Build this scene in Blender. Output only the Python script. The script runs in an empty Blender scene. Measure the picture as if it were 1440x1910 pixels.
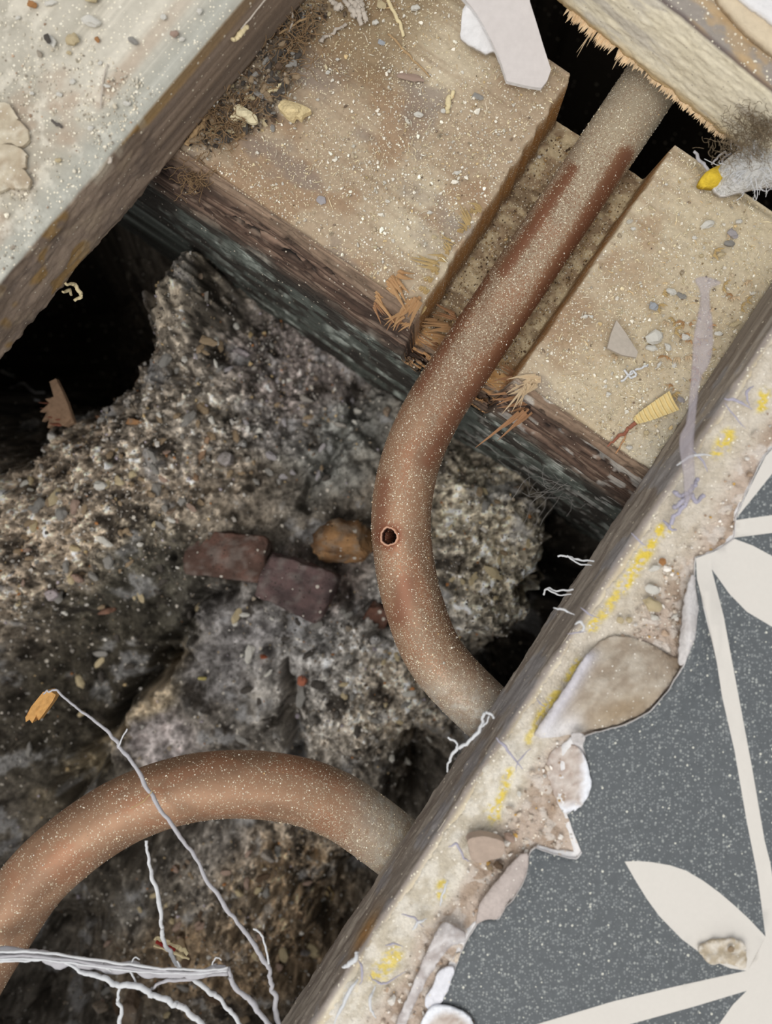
import bpy, bmesh, math, random
import numpy as np
from mathutils import Vector, geometry as mgeo

# ------------------------------------------------------------------ camera, world, lights
F = 1500.0          # focal length in pixels of the 1440 x 1910 frame
H = 0.168           # camera height above the floorboard tops (z = 0), metres
scene = bpy.context.scene
C = scene.collection
cam_d = bpy.data.cameras.new('camera'); cam = bpy.data.objects.new('camera', cam_d); C.objects.link(cam)
cam.location = (0, 0, H); cam.rotation_euler = (0, 0, 0)
cam_d.sensor_fit = 'HORIZONTAL'; cam_d.sensor_width = 36; cam_d.lens = 36 * F / 1440
cam_d.clip_start = 0.01; cam_d.clip_end = 20
cam_d.dof.use_dof = True; cam_d.dof.focus_distance = 0.203; cam_d.dof.aperture_fstop = 19
scene.camera = cam
w = bpy.data.worlds.new('world'); scene.world = w; w.use_nodes = True
w.node_tree.nodes['Background'].inputs[0].default_value = (0.97, 0.985, 1.0, 1)
w.node_tree.nodes['Background'].inputs[1].default_value = 0.60
ld = bpy.data.lights.new('window_light', 'AREA'); lo = bpy.data.objects.new('window_light', ld); C.objects.link(lo)
ld.shape = 'RECTANGLE'; ld.size = 0.9; ld.size_y = 0.9; ld.energy = 13.0; ld.color = (1.0, 0.97, 0.92)
lo.location = (-0.35, -0.45, 1.3)
lo.rotation_euler = (Vector((0, 0, 0)) - Vector(lo.location)).to_track_quat('-Z', 'Y').to_euler()
scene.view_settings.view_transform = 'Standard'; scene.view_settings.look = 'None'
scene.view_settings.gamma = 1; scene.view_settings.use_curve_mapping = False
scene.view_settings.exposure = 0.12

# ------------------------------------------------------------------ helpers
RNG = np.random.RandomState(7)
random.seed(7)

def W(px, py, z=0.0):
    """point of the frame (px, py) at height z -> world"""
    k = (H - z) / F
    return np.array([(px - 720) * k, -(py - 955) * k, z])

def lin(c):
    c = np.asarray(c, float) / 255.0
    return np.where(c <= 0.04045, c / 12.92, ((c + 0.055) / 1.055) ** 2.4)

_T = {}
def vn(x, y, seed=0):
    if seed not in _T: _T[seed] = np.random.RandomState(seed + 100).rand(256, 256)
    T = _T[seed]
    xi = np.floor(x).astype(int); yi = np.floor(y).astype(int)
    fx = x - xi; fy = y - yi
    fx = fx * fx * (3 - 2 * fx); fy = fy * fy * (3 - 2 * fy)
    a = T[xi & 255, yi & 255]; b = T[(xi + 1) & 255, yi & 255]
    c = T[xi & 255, (yi + 1) & 255]; d = T[(xi + 1) & 255, (yi + 1) & 255]
    return (a * (1 - fx) + b * fx) * (1 - fy) + (c * (1 - fx) + d * fx) * fy

def fbm(x, y, o=4, seed=0, g=0.5):
    x = np.asarray(x, float); y = np.asarray(y, float)
    s = 0; a = 1; t = 0
    for i in range(o):
        s = s + a * vn(x, y, seed + i); t += a; a *= g; x = x * 2.03 + 17.3; y = y * 2.03 + 5.1
    return s / t                                   # 0..1, mean .5

def worley(x, y, seed=0):
    """F1 distance and a random value of the nearest cell"""
    rs = np.random.RandomState(seed + 500); JX = rs.rand(256, 256); JY = rs.rand(256, 256); V = rs.rand(256, 256)
    xi = np.floor(x).astype(int); yi = np.floor(y).astype(int)
    best = np.full(np.shape(x), 9.0); val = np.zeros(np.shape(x))
    for i in (-1, 0, 1):
        for j in (-1, 0, 1):
            cx = (xi + i) & 255; cy = (yi + j) & 255
            d = np.hypot(xi + i + JX[cx, cy] - x, yi + j + JY[cx, cy] - y)
            m = d < best; best = np.where(m, d, best); val = np.where(m, V[cx, cy], val)
    return best, val

def sst(a, b, x):
    t = np.clip((x - a) / (b - a), 0, 1); return t * t * (3 - 2 * t)

def mix(a, b, t):
    t = np.asarray(t)[..., None]; return np.asarray(a) * (1 - t) + np.asarray(b) * t

def raw_mesh(name, verts, faces, col=None, smooth=True, mats=(), midx=None):
    verts = np.asarray(verts, np.float32).reshape(-1, 3); faces = np.asarray(faces, np.int32)
    me = bpy.data.meshes.new(name)
    k = faces.shape[1]; n = len(faces)
    me.vertices.add(len(verts)); me.vertices.foreach_set('co', verts.ravel())
    me.loops.add(n * k); me.loops.foreach_set('vertex_index', faces.ravel())
    me.polygons.add(n); me.polygons.foreach_set('loop_start', np.arange(0, n * k, k, dtype=np.int32))
    me.polygons.foreach_set('loop_total', np.full(n, k, np.int32))
    me.polygons.foreach_set('use_smooth', np.full(n, smooth))
    for m in mats: me.materials.append(m)
    if midx is not None: me.polygons.foreach_set('material_index', np.asarray(midx, np.int32))
    me.update(calc_edges=True)
    if col is not None:
        col = np.asarray(col, float).reshape(len(verts), -1)
        rgba = np.ones((len(verts), 4), np.float32); rgba[:, :3] = lin(np.clip(col[:, :3], 0, 255))
        if col.shape[1] == 4: rgba[:, 3] = col[:, 3]
        a = me.color_attributes.new('Col', 'FLOAT_COLOR', 'POINT'); a.data.foreach_set('color', rgba.ravel())
    return me

def link(name, me, parent=None, loc=None):
    o = bpy.data.objects.new(name, me); C.objects.link(o)
    if loc is not None: o.location = loc
    if parent is not None: o.parent = parent
    return o

def tag(o, label=None, cat=None, group=None, kind=None):
    if label: o['label'] = label
    if cat: o['category'] = cat
    if group: o['group'] = group
    if kind: o['kind'] = kind
    return o

def empty(name, label, cat, loc, group=None, kind=None):
    o = bpy.data.objects.new(name, None); C.objects.link(o); o.location = loc; o.empty_display_size = 0.01
    return tag(o, label, cat, group, kind)

def grid_faces(n, m, wrap=False):
    i, j = np.meshgrid(np.arange(n - 1), np.arange(m if wrap else m - 1), indexing='ij')
    j2 = (j + 1) % m
    return np.stack([i * m + j, (i + 1) * m + j, (i + 1) * m + j2, i * m + j2], -1).reshape(-1, 4)

def grid(name, P, mat, col=None, parent=None, org=(0, 0, 0), smooth=True, wrap=False, flip=False, local=False):
    n, m = P.shape[:2]
    f = grid_faces(n, m, wrap)
    if flip: f = f[:, ::-1]
    org = np.asarray(org, float)
    me = raw_mesh(name, P.reshape(-1, 3) - org, f, None if col is None else col.reshape(n * m, -1), smooth, (mat,))
    return link(name, me, parent, None if local else org)

def kid(o):  # put a part built in world space under a thing with an offset
    o.location = Vector(o.location) - o.parent.location; return o

# ------------------------------------------------------------------ materials
def material(name, base=None, rough=0.9, metal=0.0, noise=(900, 0.25), specks=(), bump=(1500, 0.0003, 0.5), dust=None,
             alpha=None, trans=0.0, spec=0.3, sheen=0.0, flecks=None):
    """base None: the colour attribute Col; specks: (scale, radius, colour); dust: (colour, scale, rough) masked by Col alpha"""
    m = bpy.data.materials.new(name); m.use_nodes = True; nt = m.node_tree; N = nt.nodes; L = nt.links
    b = N['Principled BSDF']
    tc = N.new('ShaderNodeTexCoord').outputs['Object']
    def sock(v, s):
        if hasattr(v, 'links'): L.new(v, s)
        else: s.default_value = v
    def math_(op, a, c=None):
        n = N.new('ShaderNodeMath'); n.operation = op; sock(a, n.inputs[0])
        if c is not None: sock(c, n.inputs[1])
        return n.outputs[0]
    def mixc(f, a, c, bt='MIX'):
        n = N.new('ShaderNodeMix'); n.data_type = 'RGBA'; n.blend_type = bt
        sock(f, n.inputs[0]); sock(a, n.inputs[6]); sock(c, n.inputs[7]); return n.outputs[2]
    def noise_(sc, det=3, out=0):
        n = N.new('ShaderNodeTexNoise'); n.inputs['Scale'].default_value = sc; n.inputs['Detail'].default_value = det
        L.new(tc, n.inputs['Vector']); return n.outputs[out]
    at = N.new('ShaderNodeAttribute'); at.attribute_name = 'Col'
    c = at.outputs['Color'] if base is None else tuple(lin(base)) + (1,)
    r = rough; mt = metal
    if noise and noise[1]:
        f = math_('MULTIPLY_ADD', noise_(noise[0])); f.node.inputs[1].default_value = 2 * noise[1]; f.node.inputs[2].default_value = 1 - noise[1]
        g = N.new('ShaderNodeCombineColor'); [L.new(f, g.inputs[i]) for i in range(3)]
        c = mixc(1.0, c, g.outputs[0], 'MULTIPLY')
    h = noise_(bump[0], 5) if bump else None
    if dust:
        d = math_('MULTIPLY_ADD', noise_(dust[1], 2)); d.node.inputs[1].default_value = 2.6; d.node.inputs[2].default_value = -1.8
        k = math_('ADD', d, math_('MULTIPLY', at.outputs['Alpha'], 1.5)); k.node.use_clamp = True
        c = mixc(k, c, tuple(lin(dust[0])) + (1,))
        mt = math_('MULTIPLY', math_('SUBTRACT', 1.0, k), metal)
        x = math_('MULTIPLY_ADD', k); x.node.inputs[1].default_value = dust[2] - rough; x.node.inputs[2].default_value = rough; r = x
        if h: h = math_('MULTIPLY', h, k)
    for s in specks:
        v = N.new('ShaderNodeTexVoronoi'); v.inputs['Scale'].default_value = s[0]; L.new(tc, v.inputs['Vector'])
        sp = N.new('ShaderNodeSeparateColor'); L.new(v.outputs['Color'], sp.inputs[0])
        p = math_('POWER', sp.outputs[0], s[3] if len(s) > 3 else 2.0)
        k = math_('LESS_THAN', v.outputs['Distance'], math_('MULTIPLY', p, s[1]))
        if dust: k2 = math_('GREATER_THAN', math_('ADD', sp.outputs[1], at.outputs['Alpha']), 0.55); k = math_('MULTIPLY', k, k2)
        c = mixc(k, c, tuple(lin(s[2])) + (1,))
        if metal: mt = math_('MULTIPLY', mt if hasattr(mt, 'links') else mt, math_('SUBTRACT', 1.0, k))
        if h: h = math_('ADD', h, math_('MULTIPLY', k, 0.4))
    sock(c, b.inputs['Base Color']); sock(r, b.inputs['Roughness']); sock(mt, b.inputs['Metallic'])
    b.inputs['Specular IOR Level'].default_value = spec
    if trans: b.inputs['Transmission Weight'].default_value = trans
    if alpha is not None: b.inputs['Alpha'].default_value = alpha
    if h is not None:
        n = N.new('ShaderNodeBump'); n.inputs['Strength'].default_value = bump[2]; n.inputs['Distance'].default_value = bump[1]
        L.new(h, n.inputs['Height']); L.new(n.outputs[0], b.inputs['Normal'])
    return m

WHITE = (222, 216, 200); CREAM = (214, 196, 152)
M_soil = material('soil', noise=(700, 0.3), specks=((420, 0.33, (206, 198, 186), 6), (900, 0.3, (60, 55, 50), 2)), bump=(1100, 0.0005, 0.8))
M_joist = material('dusty_joist_wood', noise=(1100, 0.22), specks=((2300, 0.40, (226, 214, 184), 2.0), (1500, 0.34, WHITE, 4)), bump=(1300, 0.0003, 0.6))
M_rot = material('rotten_joist_side', noise=(900, 0.3), specks=((900, 0.25, (190, 180, 165), 4),), bump=(1200, 0.0003, 0.6))
M_board = material('dusty_floorboard', noise=(800, 0.15), specks=((1500, 0.40, (226, 218, 198), 2.2), (900, 0.3, (230, 224, 208), 5)), bump=(1000, 0.0003, 0.6))
M_edge = material('floorboard_side', noise=(900, 0.2), specks=((900, 0.26, (200, 190, 172), 3),), bump=(1300, 0.0002, 0.5))
M_plain = material('vertex_coloured', noise=(1200, 0.2), specks=((1500, .3, (228, 222, 212), 4),), bump=(1300, 0.0004, 0.7))
M_fuzz = material('fibrous_residue', noise=(1500, 0.22), specks=((1100, 0.3, (238, 230, 216), 2),), bump=(1900, 0.0005, 0.9))
M_copper = material('dusty_copper', rough=0.52, metal=0.34, noise=(260, 0.12), dust=((166, 153, 132), 2300, 0.95),
                    specks=((3000, 0.46, (214, 202, 176), 1.8), (1800, 0.34, (236, 228, 208), 4)), bump=(1700, 0.00018, 0.5), spec=0.4)
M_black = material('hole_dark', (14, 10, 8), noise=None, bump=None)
M_lino_dark = material('lino_dark', (86, 90, 93), rough=0.6, noise=(700, 0.2),
                       specks=((1900, 0.55, (122, 126, 127), 1.2), (1350, 0.40, (150, 153, 150), 2.2), (800, 0.24, (198, 197, 186), 4.5)), bump=(1500, 0.00012, 0.4), spec=0.4)
M_lino_white = material('lino_white', (208, 203, 196), rough=0.6, noise=(1200, 0.03), bump=(1500, 0.00008, 0.3))
M_paper = material('torn_backing_paper', (222, 220, 220), rough=0.9, noise=(600, 0.1), bump=(1200, 0.0003, 0.7))
M_flap = material('lino_underside', (196, 190, 186), rough=0.85, noise=(500, 0.14), bump=(1300, 0.0002, 0.6))
M_fibre = material('torn_fibre', (176, 174, 178), rough=0.8, noise=(900, 0.15), bump=None)
M_fibre_w = material('white_fibre', (206, 207, 209), rough=0.8, noise=(900, 0.12), bump=None)
M_straw = material('straw', (176, 152, 108), noise=(700, 0.25), bump=(1500, 0.0001, 0.5))
M_fresh = material('fresh_torn_wood', (198, 156, 112), noise=(700, 0.25), bump=(1500, 0.0002, 0.7))
M_film = material('plastic_film', (170, 162, 168), rough=0.4, noise=(400, 0.15), bump=None, alpha=0.38)
M_yellow = material('yellow_foam', (222, 190, 60), noise=(900, 0.25), bump=(1500, 0.0004, 0.8))

# ------------------------------------------------------------------ frames of the floor (directions in the picture plane)
K0 = H / F; K22 = (H + 0.022) / F            # metres per pixel at the board tops and at the joist top
class Frame:
    """u along, n across (world x, y); made from picture directions"""
    def __init__(s, du, dn):
        s.u = np.array([du[0], -du[1]]); s.n = np.array([dn[0], -dn[1]])
        s.u /= np.hypot(*s.u); s.n /= np.hypot(*s.n)
    def xy(s, u, n): return u[..., None] * s.u + n[..., None] * s.n
JF = Frame((.826, .563), (.563, -.826))      # joist
LF = Frame((.65, -.76), (-.76, -.65))        # left board
RF = Frame((.553, -.833), (.833, .553))      # right board
EF = Frame((.775, .632), (.632, -.775))      # sawn board end

def axis(lo, a, b, hi, fine, coarse=9):
    return np.concatenate([np.linspace(lo, a, coarse)[:-1], np.arange(a, b, fine), np.linspace(b, hi, coarse)])

def resample(pts, step):
    pts = np.asarray(pts, float); d = np.r_[0, np.cumsum(np.linalg.norm(np.diff(pts, axis=0), axis=1))]
    n = max(2, int(d[-1] / step)); s = np.linspace(0, d[-1], n)
    return np.stack([np.interp(s, d, pts[:, i]) for i in range(pts.shape[1])], 1)

# ------------------------------------------------------------------ ground (the soil and rubble below the floor)
def ell(X, Y, cx, cy, rx, ry, ang=0, p=2.0):
    a = math.radians(ang); dx = X - cx; dy = Y - cy
    e = np.abs((dx * math.cos(a) + dy * math.sin(a)) / rx) ** p + np.abs((-dx * math.sin(a) + dy * math.cos(a)) / ry) ** p
    return np.exp(-e)
def seg(X, Y, x0, y0, x1, y1, wd):
    dx, dy = x1 - x0, y1 - y0; t = np.clip(((X - x0) * dx + (Y - y0) * dy) / (dx * dx + dy * dy), 0, 1)
    return np.exp(-((X - x0 - t * dx) ** 2 + (Y - y0 - t * dy) ** 2) / wd ** 2)
KG = 0.300 / F                                # ground features are written at this depth
HILLS = [(1250, 60, 520, 330, 35, -330, 4), (-300, 400, 420, 300, 0, -200, 4), (150, 960, 330, 190, -25, 34, 3), (380, 560, 55, 120, 8, 46, 2.5), (310, 700, 170, 90, -30, 26, 2),
         (110, 600, 180, 190, 0, -58, 3), (300, 420, 120, 60, 20, -60, 2), (60, 800, 120, 70, -15, -30, 2), (135, 790, 60, 40, -30, 22, 3),
         (915, 1030, 110, 175, -8, 34, 4), (650, 1260, 260, 190, 0, 16, 3), (500, 1130, 160, 60, -30, 8, 2),
         (800, 1450, 60, 80, 0, -45, 2), (660, 1720, 110, 110, 0, -40, 2), (1030, 1150, 60, 190, 20, -80, 3),
         (880, 1240, 60, 60, 0, -35, 2), (250, 1560, 200, 60, -25, -30, 2), (170, 1230, 180, 130, -40, -14, 3),
         (420, 1760, 260, 130, 10, 12, 2), (560, 760, 190, 110, 30, -6, 2), (640, 860, 110, 70, -30, 12, 2), (30, 1800, 150, 120, 0, -30, 2), (250, 1325, 120, 20, -50, 9, 3)]
CUTS = [(425, 1070, 270, 1260, 16, -20), (270, 1260, 110, 1480, 20, -24), (548, 1255, 556, 1410, 13, -26), (710, 690, 560, 930, 12, -10),
        (330, 920, 480, 880, 10, -5), (640, 1090, 720, 1150, 14, -12)]
def gmask(X, Y):
    n = fbm(X / 70, Y / 70, 4, 40)
    g = ell(X, Y, 130, 950, 300, 190, -25, 4) + ell(X, Y, 400, 740, 200, 120, -20, 3) + 0.9 * ell(X, Y, 900, 1020, 110, 180, -8, 4) \
        + 0.8 * ell(X, Y, 690, 1270, 170, 190, 0, 3) + 0.7 * ell(X, Y, 480, 1700, 200, 180, 0, 3) + 0.6 * ell(X, Y, 380, 560, 70, 130, 8, 3) \
        + 0.5 * ell(X, Y, 560, 700, 160, 100, 30, 2)
    return np.clip(g * (0.5 + n), 0, 1)
def ground_z(x, y, fine=True):
    X = 720 + x / KG; Y = 955 - y / KG
    wx = X + 80 * (fbm(X / 60, Y / 60, 4, 1, .6) - .5); wy = Y + 80 * (fbm(X / 60, Y / 60, 4, 5, .6) - .5)
    z = np.full(np.shape(X), -140.0)
    for h in HILLS: z = z + h[5] * ell(wx, wy, *h[:5], h[6])
    for c in CUTS: z = z + c[5] * seg(wx, wy, *c[:5])
    z = z + 13 * (fbm(X / 60, Y / 60, 4, 9) - .5) - 16 * np.abs(fbm(X / 48, Y / 48, 5, 11, .6) - .5) + 4
    if fine:
        g = gmask(X, Y)
        d, v = worley(X / 13, Y / 13, 3); z = z + g * (2.2 * v * (1 - np.clip(d * 1.5, 0, 1) ** 2))
        d, v = worley(X / 6.5, Y / 6.5, 4); z = z + g * 1.1 * v * (1 - np.clip(d * 1.4, 0, 1) ** 2)
        z = z + (1.2 + 1.2 * g) * (fbm(X / 7, Y / 7, 3, 14) - .5) + 1.5 * (np.abs(fbm(X / 22, Y / 22, 3, 19) - .5))
    return np.maximum(z, -480) / 1000
GTINT = [(245, 1320, 115, 17, -50, (194, 176, 148), .9), (1250, 60, 560, 360, 35, (34, 30, 27), 1), (-250, 500, 300, 260, 0, (60, 55, 48), 1), (1100, 1250, 90, 260, 25, (56, 50, 44), 1), (130, 960, 300, 190, -25, (186, 168, 146), .9), (420, 730, 190, 110, -20, (168, 160, 148), .8), (380, 560, 60, 120, 8, (180, 168, 146), .8),  # darkest entries: shade of the voids under the boards, painted into the soil
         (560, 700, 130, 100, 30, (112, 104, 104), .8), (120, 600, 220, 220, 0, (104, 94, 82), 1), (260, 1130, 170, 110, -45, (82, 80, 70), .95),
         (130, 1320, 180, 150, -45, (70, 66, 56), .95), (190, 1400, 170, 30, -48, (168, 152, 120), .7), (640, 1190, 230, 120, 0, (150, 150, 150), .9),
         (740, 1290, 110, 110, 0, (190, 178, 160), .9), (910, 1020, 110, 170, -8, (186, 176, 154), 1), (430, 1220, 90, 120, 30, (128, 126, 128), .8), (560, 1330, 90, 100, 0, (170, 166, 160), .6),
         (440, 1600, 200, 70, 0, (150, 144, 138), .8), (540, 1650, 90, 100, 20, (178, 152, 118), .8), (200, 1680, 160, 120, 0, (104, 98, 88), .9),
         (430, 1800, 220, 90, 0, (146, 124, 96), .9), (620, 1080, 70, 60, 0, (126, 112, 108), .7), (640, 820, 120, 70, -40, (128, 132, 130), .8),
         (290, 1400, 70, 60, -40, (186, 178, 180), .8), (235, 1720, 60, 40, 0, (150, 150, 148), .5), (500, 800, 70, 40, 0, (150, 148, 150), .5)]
gx = axis(-0.45, -0.17, 0.10, 0.5, 0.00046); gy = axis(-0.45, -0.215, 0.13, 0.5, 0.00046)
GX, GY = np.meshgrid(gx, gy, indexing='ij')
PXg = 720 + GX / KG; PYg = 955 - GY / KG
gcol = mix((132, 124, 112), (96, 92, 86), fbm(PXg / 80, PYg / 80, 4, 60))
wx = PXg + 90 * (fbm(PXg / 60, PYg / 60, 4, 21) - .5); wy = PYg + 90 * (fbm(PXg / 60, PYg / 60, 4, 26) - .5)
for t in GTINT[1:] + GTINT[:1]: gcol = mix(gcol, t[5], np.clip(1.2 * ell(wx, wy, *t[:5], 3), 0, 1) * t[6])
d, v = worley(PXg / 13, PYg / 13, 3); g = gmask(PXg, PYg)
gcol = gcol * (1 + (g * (v - .45) * .55)[..., None])
d, v = worley(PXg / 6.5, PYg / 6.5, 4); gcol = gcol * (1 + (g * (v - .5) * .6)[..., None])
gcol = gcol * (0.45 + 1.25 * fbm(PXg / 18, PYg / 18, 5, 70, .68))[..., None]; gcol = 146 * (np.maximum(gcol, 0) / 152) ** 1.25; gcol = gcol * .64 + gcol.mean(-1, keepdims=True) * .36 + np.array([2.5, 0, -2.5])
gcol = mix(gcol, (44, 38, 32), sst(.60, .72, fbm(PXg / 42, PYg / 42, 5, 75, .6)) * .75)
gcol = mix(gcol, (184, 184, 186), sst(.60, .74, fbm(PXg / 55, PYg / 55, 5, 79, .6)) * .6 * sst(560, 760, PYg + .3 * PXg))
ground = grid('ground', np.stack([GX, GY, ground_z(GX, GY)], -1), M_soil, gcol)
tag(ground, kind='structure', label='dark dusty soil and mortar rubble in the hollow under the floor')

# ------------------------------------------------------------------ floor joist with the notch for the pipe
JT = -0.022                                     # joist top
N0, N1 = 338 * K22, 871 * K22
ju = axis(-0.42, -0.108, 0.078, 0.42, 0.00028)
prof = np.array([(N0 - .004, -.19), (N0 - .0065, -.10), (N0 - .0072, -.06), (N0 - .0068, -.040), (N0 - .0030, -.0285), (N0 - .0008, -.0235), (N0 + .0006, JT)])
fr = np.concatenate([resample(prof[:3], .0014)[:-1], resample(prof[2:], .00030)])
tp = np.stack([np.linspace(N0 + .0008, N1, 245), np.full(245, JT)], 1)
bk = np.stack([np.full(14, N1 + .0002), np.linspace(JT - .0008, -.19, 14)], 1)
jp = np.concatenate([fr, tp, bk]); nf = len(fr); nt_ = len(tp)
U, Nn = np.meshgrid(ju, jp[:, 0], indexing='ij'); Z = np.broadcast_to(jp[:, 1], U.shape).copy()
row = np.broadcast_to(np.arange(len(jp)), U.shape); front = row < nf; top = (row >= nf) & (row < nf + nt_)
um, nm, zm = U * 1000, Nn * 1000, Z * 1000        # millimetres
sp_ = np.cumsum(np.r_[0, np.hypot(*np.diff(jp, axis=0).T)]) * 1000
S = np.broadcast_to(sp_, U.shape)
fib = fbm(um / 20, S / .55, 4, 80, .6) ; fib2 = fbm(um / 30, S / 3.0, 3, 86)
crack = np.maximum(sst(.60, .70, fbm(um / 26, S / 1.1, 3, 91)), sst(.045, .015, np.abs(fbm(um / 34, S / 1.5, 3, 93) - .5)) * sst(.35, .55, fbm(um / 15, S / 6, 2, 97)))
slit = sst(.60, .68, fbm(um / 5.5, S / .55, 3, 181)) * sst(.3, .55, fbm(um / 20, S / 4, 2, 185))
deep = sst(-.022, -.030, Z) * sst(-.09, -.05, Z)
off = np.where(front, (fib - .5) * 1.8 + (fib2 - .5) * 1.6 + crack * .5 + slit * .9, 0) / 1000
off = off * np.where(front, sst(nf + 3, nf - 10, row), 0)
Nd = Nn + off
hill = np.where(top, 1.4 * (fbm(um / 22, nm / 14, 4, 95) - .5) + .45 * (fbm(um / 2.4, nm / 1.9, 4, 99) - .5), 0) / 1000
# ragged rounded arris on the front and the back edges
dn = (Nn - N0) * 1000
hill = hill - np.where(top, (1 - sst(0, 2.6 + 3.0 * fbm(um / 6, um * 0, 3, 101), dn)) * (.4 + 1.6 * fbm(um / 4, um * 0 + 3, 4, 105)), 0) / 1000
hill = hill - np.where(top, sst(N1 - .003, N1, Nn) * .0012 * (0.4 + fbm(um / 5, um * 0 + 9, 3, 107)), 0)
Z2 = Z + hill
# the notch
NZ = -.0440
ul = (-166 + 14 * (0.5 - (Nn - N0) / (N1 - N0))) * K22 + .0007 * (fbm(nm / 3, um * 0, 4, 110) - .5) * 2
ur = 60 * K22 + .0004 * (fbm(nm / 4, um * 0 + 7, 3, 115) - .5) * 2
lip = sst(12, 0, dn)
inside = sst(ul - .0001, ul + .0012, U) * sst(ur + .0001, ur - .0009, U)
nfl = NZ + (.5 * (fbm(um / 9, nm / 1.2, 4, 120) - .5) + .9 * (fbm(um / 5, nm / 5, 4, 121) - .5) + 1.6 * lip * (fbm(um / 18, nm / 2.0, 3, 126) - .62) + .8 * (fbm(um / 2, nm / 2, 3, 128) - .5)) / 1000
nfl = nfl - sst(2.0, -1.5, dn) * .0015
cutz = Z2 * (1 - inside) + np.minimum(Z2, nfl) * inside
P = np.concatenate([JF.xy(U, Nd), cutz[..., None]], -1)
# colours (albedo)
big = fbm(um / 26, nm / 20, 4, 130); gr = fbm(um / 26, nm / 1.4, 4, 135)
ctop = mix((166, 147, 124), (190, 176, 152), sst(.3, .7, big)); ctop = mix(ctop, (136, 114, 92), sst(.52, .78, gr) * .35); ctop = mix(ctop, (146, 118, 92), sst(.5, .66, fbm(um / 12, nm / 9, 4, 142)) * .6)
ctop = mix(ctop, (130, 118, 110), sst(.58, .75, fbm(um / 15, nm / 11, 4, 140)) * .6)
ctop = mix(ctop, (200, 187, 160), sst(.005, .03, U) * .75)                       # paler, sandier to the right of the pipe
ctop = mix(ctop, (206, 200, 184), sst(30, 45, um) * sst(30, 10, dn) * .6)
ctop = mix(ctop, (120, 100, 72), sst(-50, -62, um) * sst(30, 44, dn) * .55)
cfl = mix((148, 126, 100), (190, 172, 140), sst(.35, .65, fbm(um / 3, nm / 2.4, 5, 145))); cfl = mix(cfl, (104, 84, 64), sst(.5, .68, fbm(um / 9, nm / 3, 4, 149)) * .7)
cfl = mix(cfl, (212, 158, 98), lip * sst(.36, .54, fbm(um / 14, nm / 1.5, 3, 152)) * .95)
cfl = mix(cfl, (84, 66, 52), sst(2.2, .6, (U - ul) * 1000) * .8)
wall = inside * (1 - inside) * 4
cwl = mix((164, 118, 62), (132, 92, 50), fbm(nm / 2, S / 3, 3, 155))
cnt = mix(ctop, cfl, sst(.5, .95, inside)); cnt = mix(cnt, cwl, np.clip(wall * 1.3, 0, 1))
cfr = mix((84, 66, 56), (138, 114, 98), sst(.4, .72, fib)); cfr = mix(cfr, (40, 32, 28), crack * .6); cfr = mix(cfr, (24, 19, 17), slit * .95); cfr = mix(cfr, (166, 146, 128), sst(.64, .72, fbm(um / 7, S / .5, 3, 188)) * .5)
cfr = mix(cfr, (156, 134, 112), sst(-.0285, -.024, Z) * .6)
mould = sst(-.034, -.046, Z + .008 * (fbm(um / 14, um * 0 + 2, 3, 160) - .5))
cmo = mix((84, 88, 82), (160, 166, 158), sst(.5, .78, fbm(um / 5, S / 9, 4, 165))); cmo = mix(cmo, (54, 50, 45), sst(.44, .62, fbm(um / 9, S / 8, 4, 168)))
cfr = mix(cfr, cmo, mould)
pale = sst(.62, .72, fbm(um / 6, S / 2, 4, 170)) * sst(0.0, 0.012, U)
cfr = mix(cfr, (186, 184, 178), pale * .7)
cfr = mix(cfr, (206, 156, 100), inside * sst(-.034, -.03, cutz) * .0)
cfr = mix(cfr, (196, 150, 104), np.where(front, inside * sst(.5, .62, fbm(um / 10, S / .8, 3, 172)) * sst(-.052, -.046, Z), 0))
jc = np.where(front[..., None], cfr, cnt)
pd = bpy.data.objects.new('floor_joist', None); C.objects.link(pd); pd.location = (float((JF.n * N0)[0]), float((JF.n * N0)[1]), -.19)
joist = pd; tag(joist, 'old dusty timber joist crossing under the boards, notched for the copper pipe', 'joist')
jm = grid('timber', P, M_joist, jc, joist, joist.location); kid(jm); jm.location = (0, 0, 0)
jm.data.materials.append(M_rot)
fm = (np.repeat(np.arange(len(ju) - 1), len(jp) - 1) * 0 + np.tile(np.arange(len(jp) - 1), len(ju) - 1)) < nf - 3
jm.data.polygons.foreach_set('material_index', fm.astype(np.int32))

def joist_z(x, y):
    return JT + .0001

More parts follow.
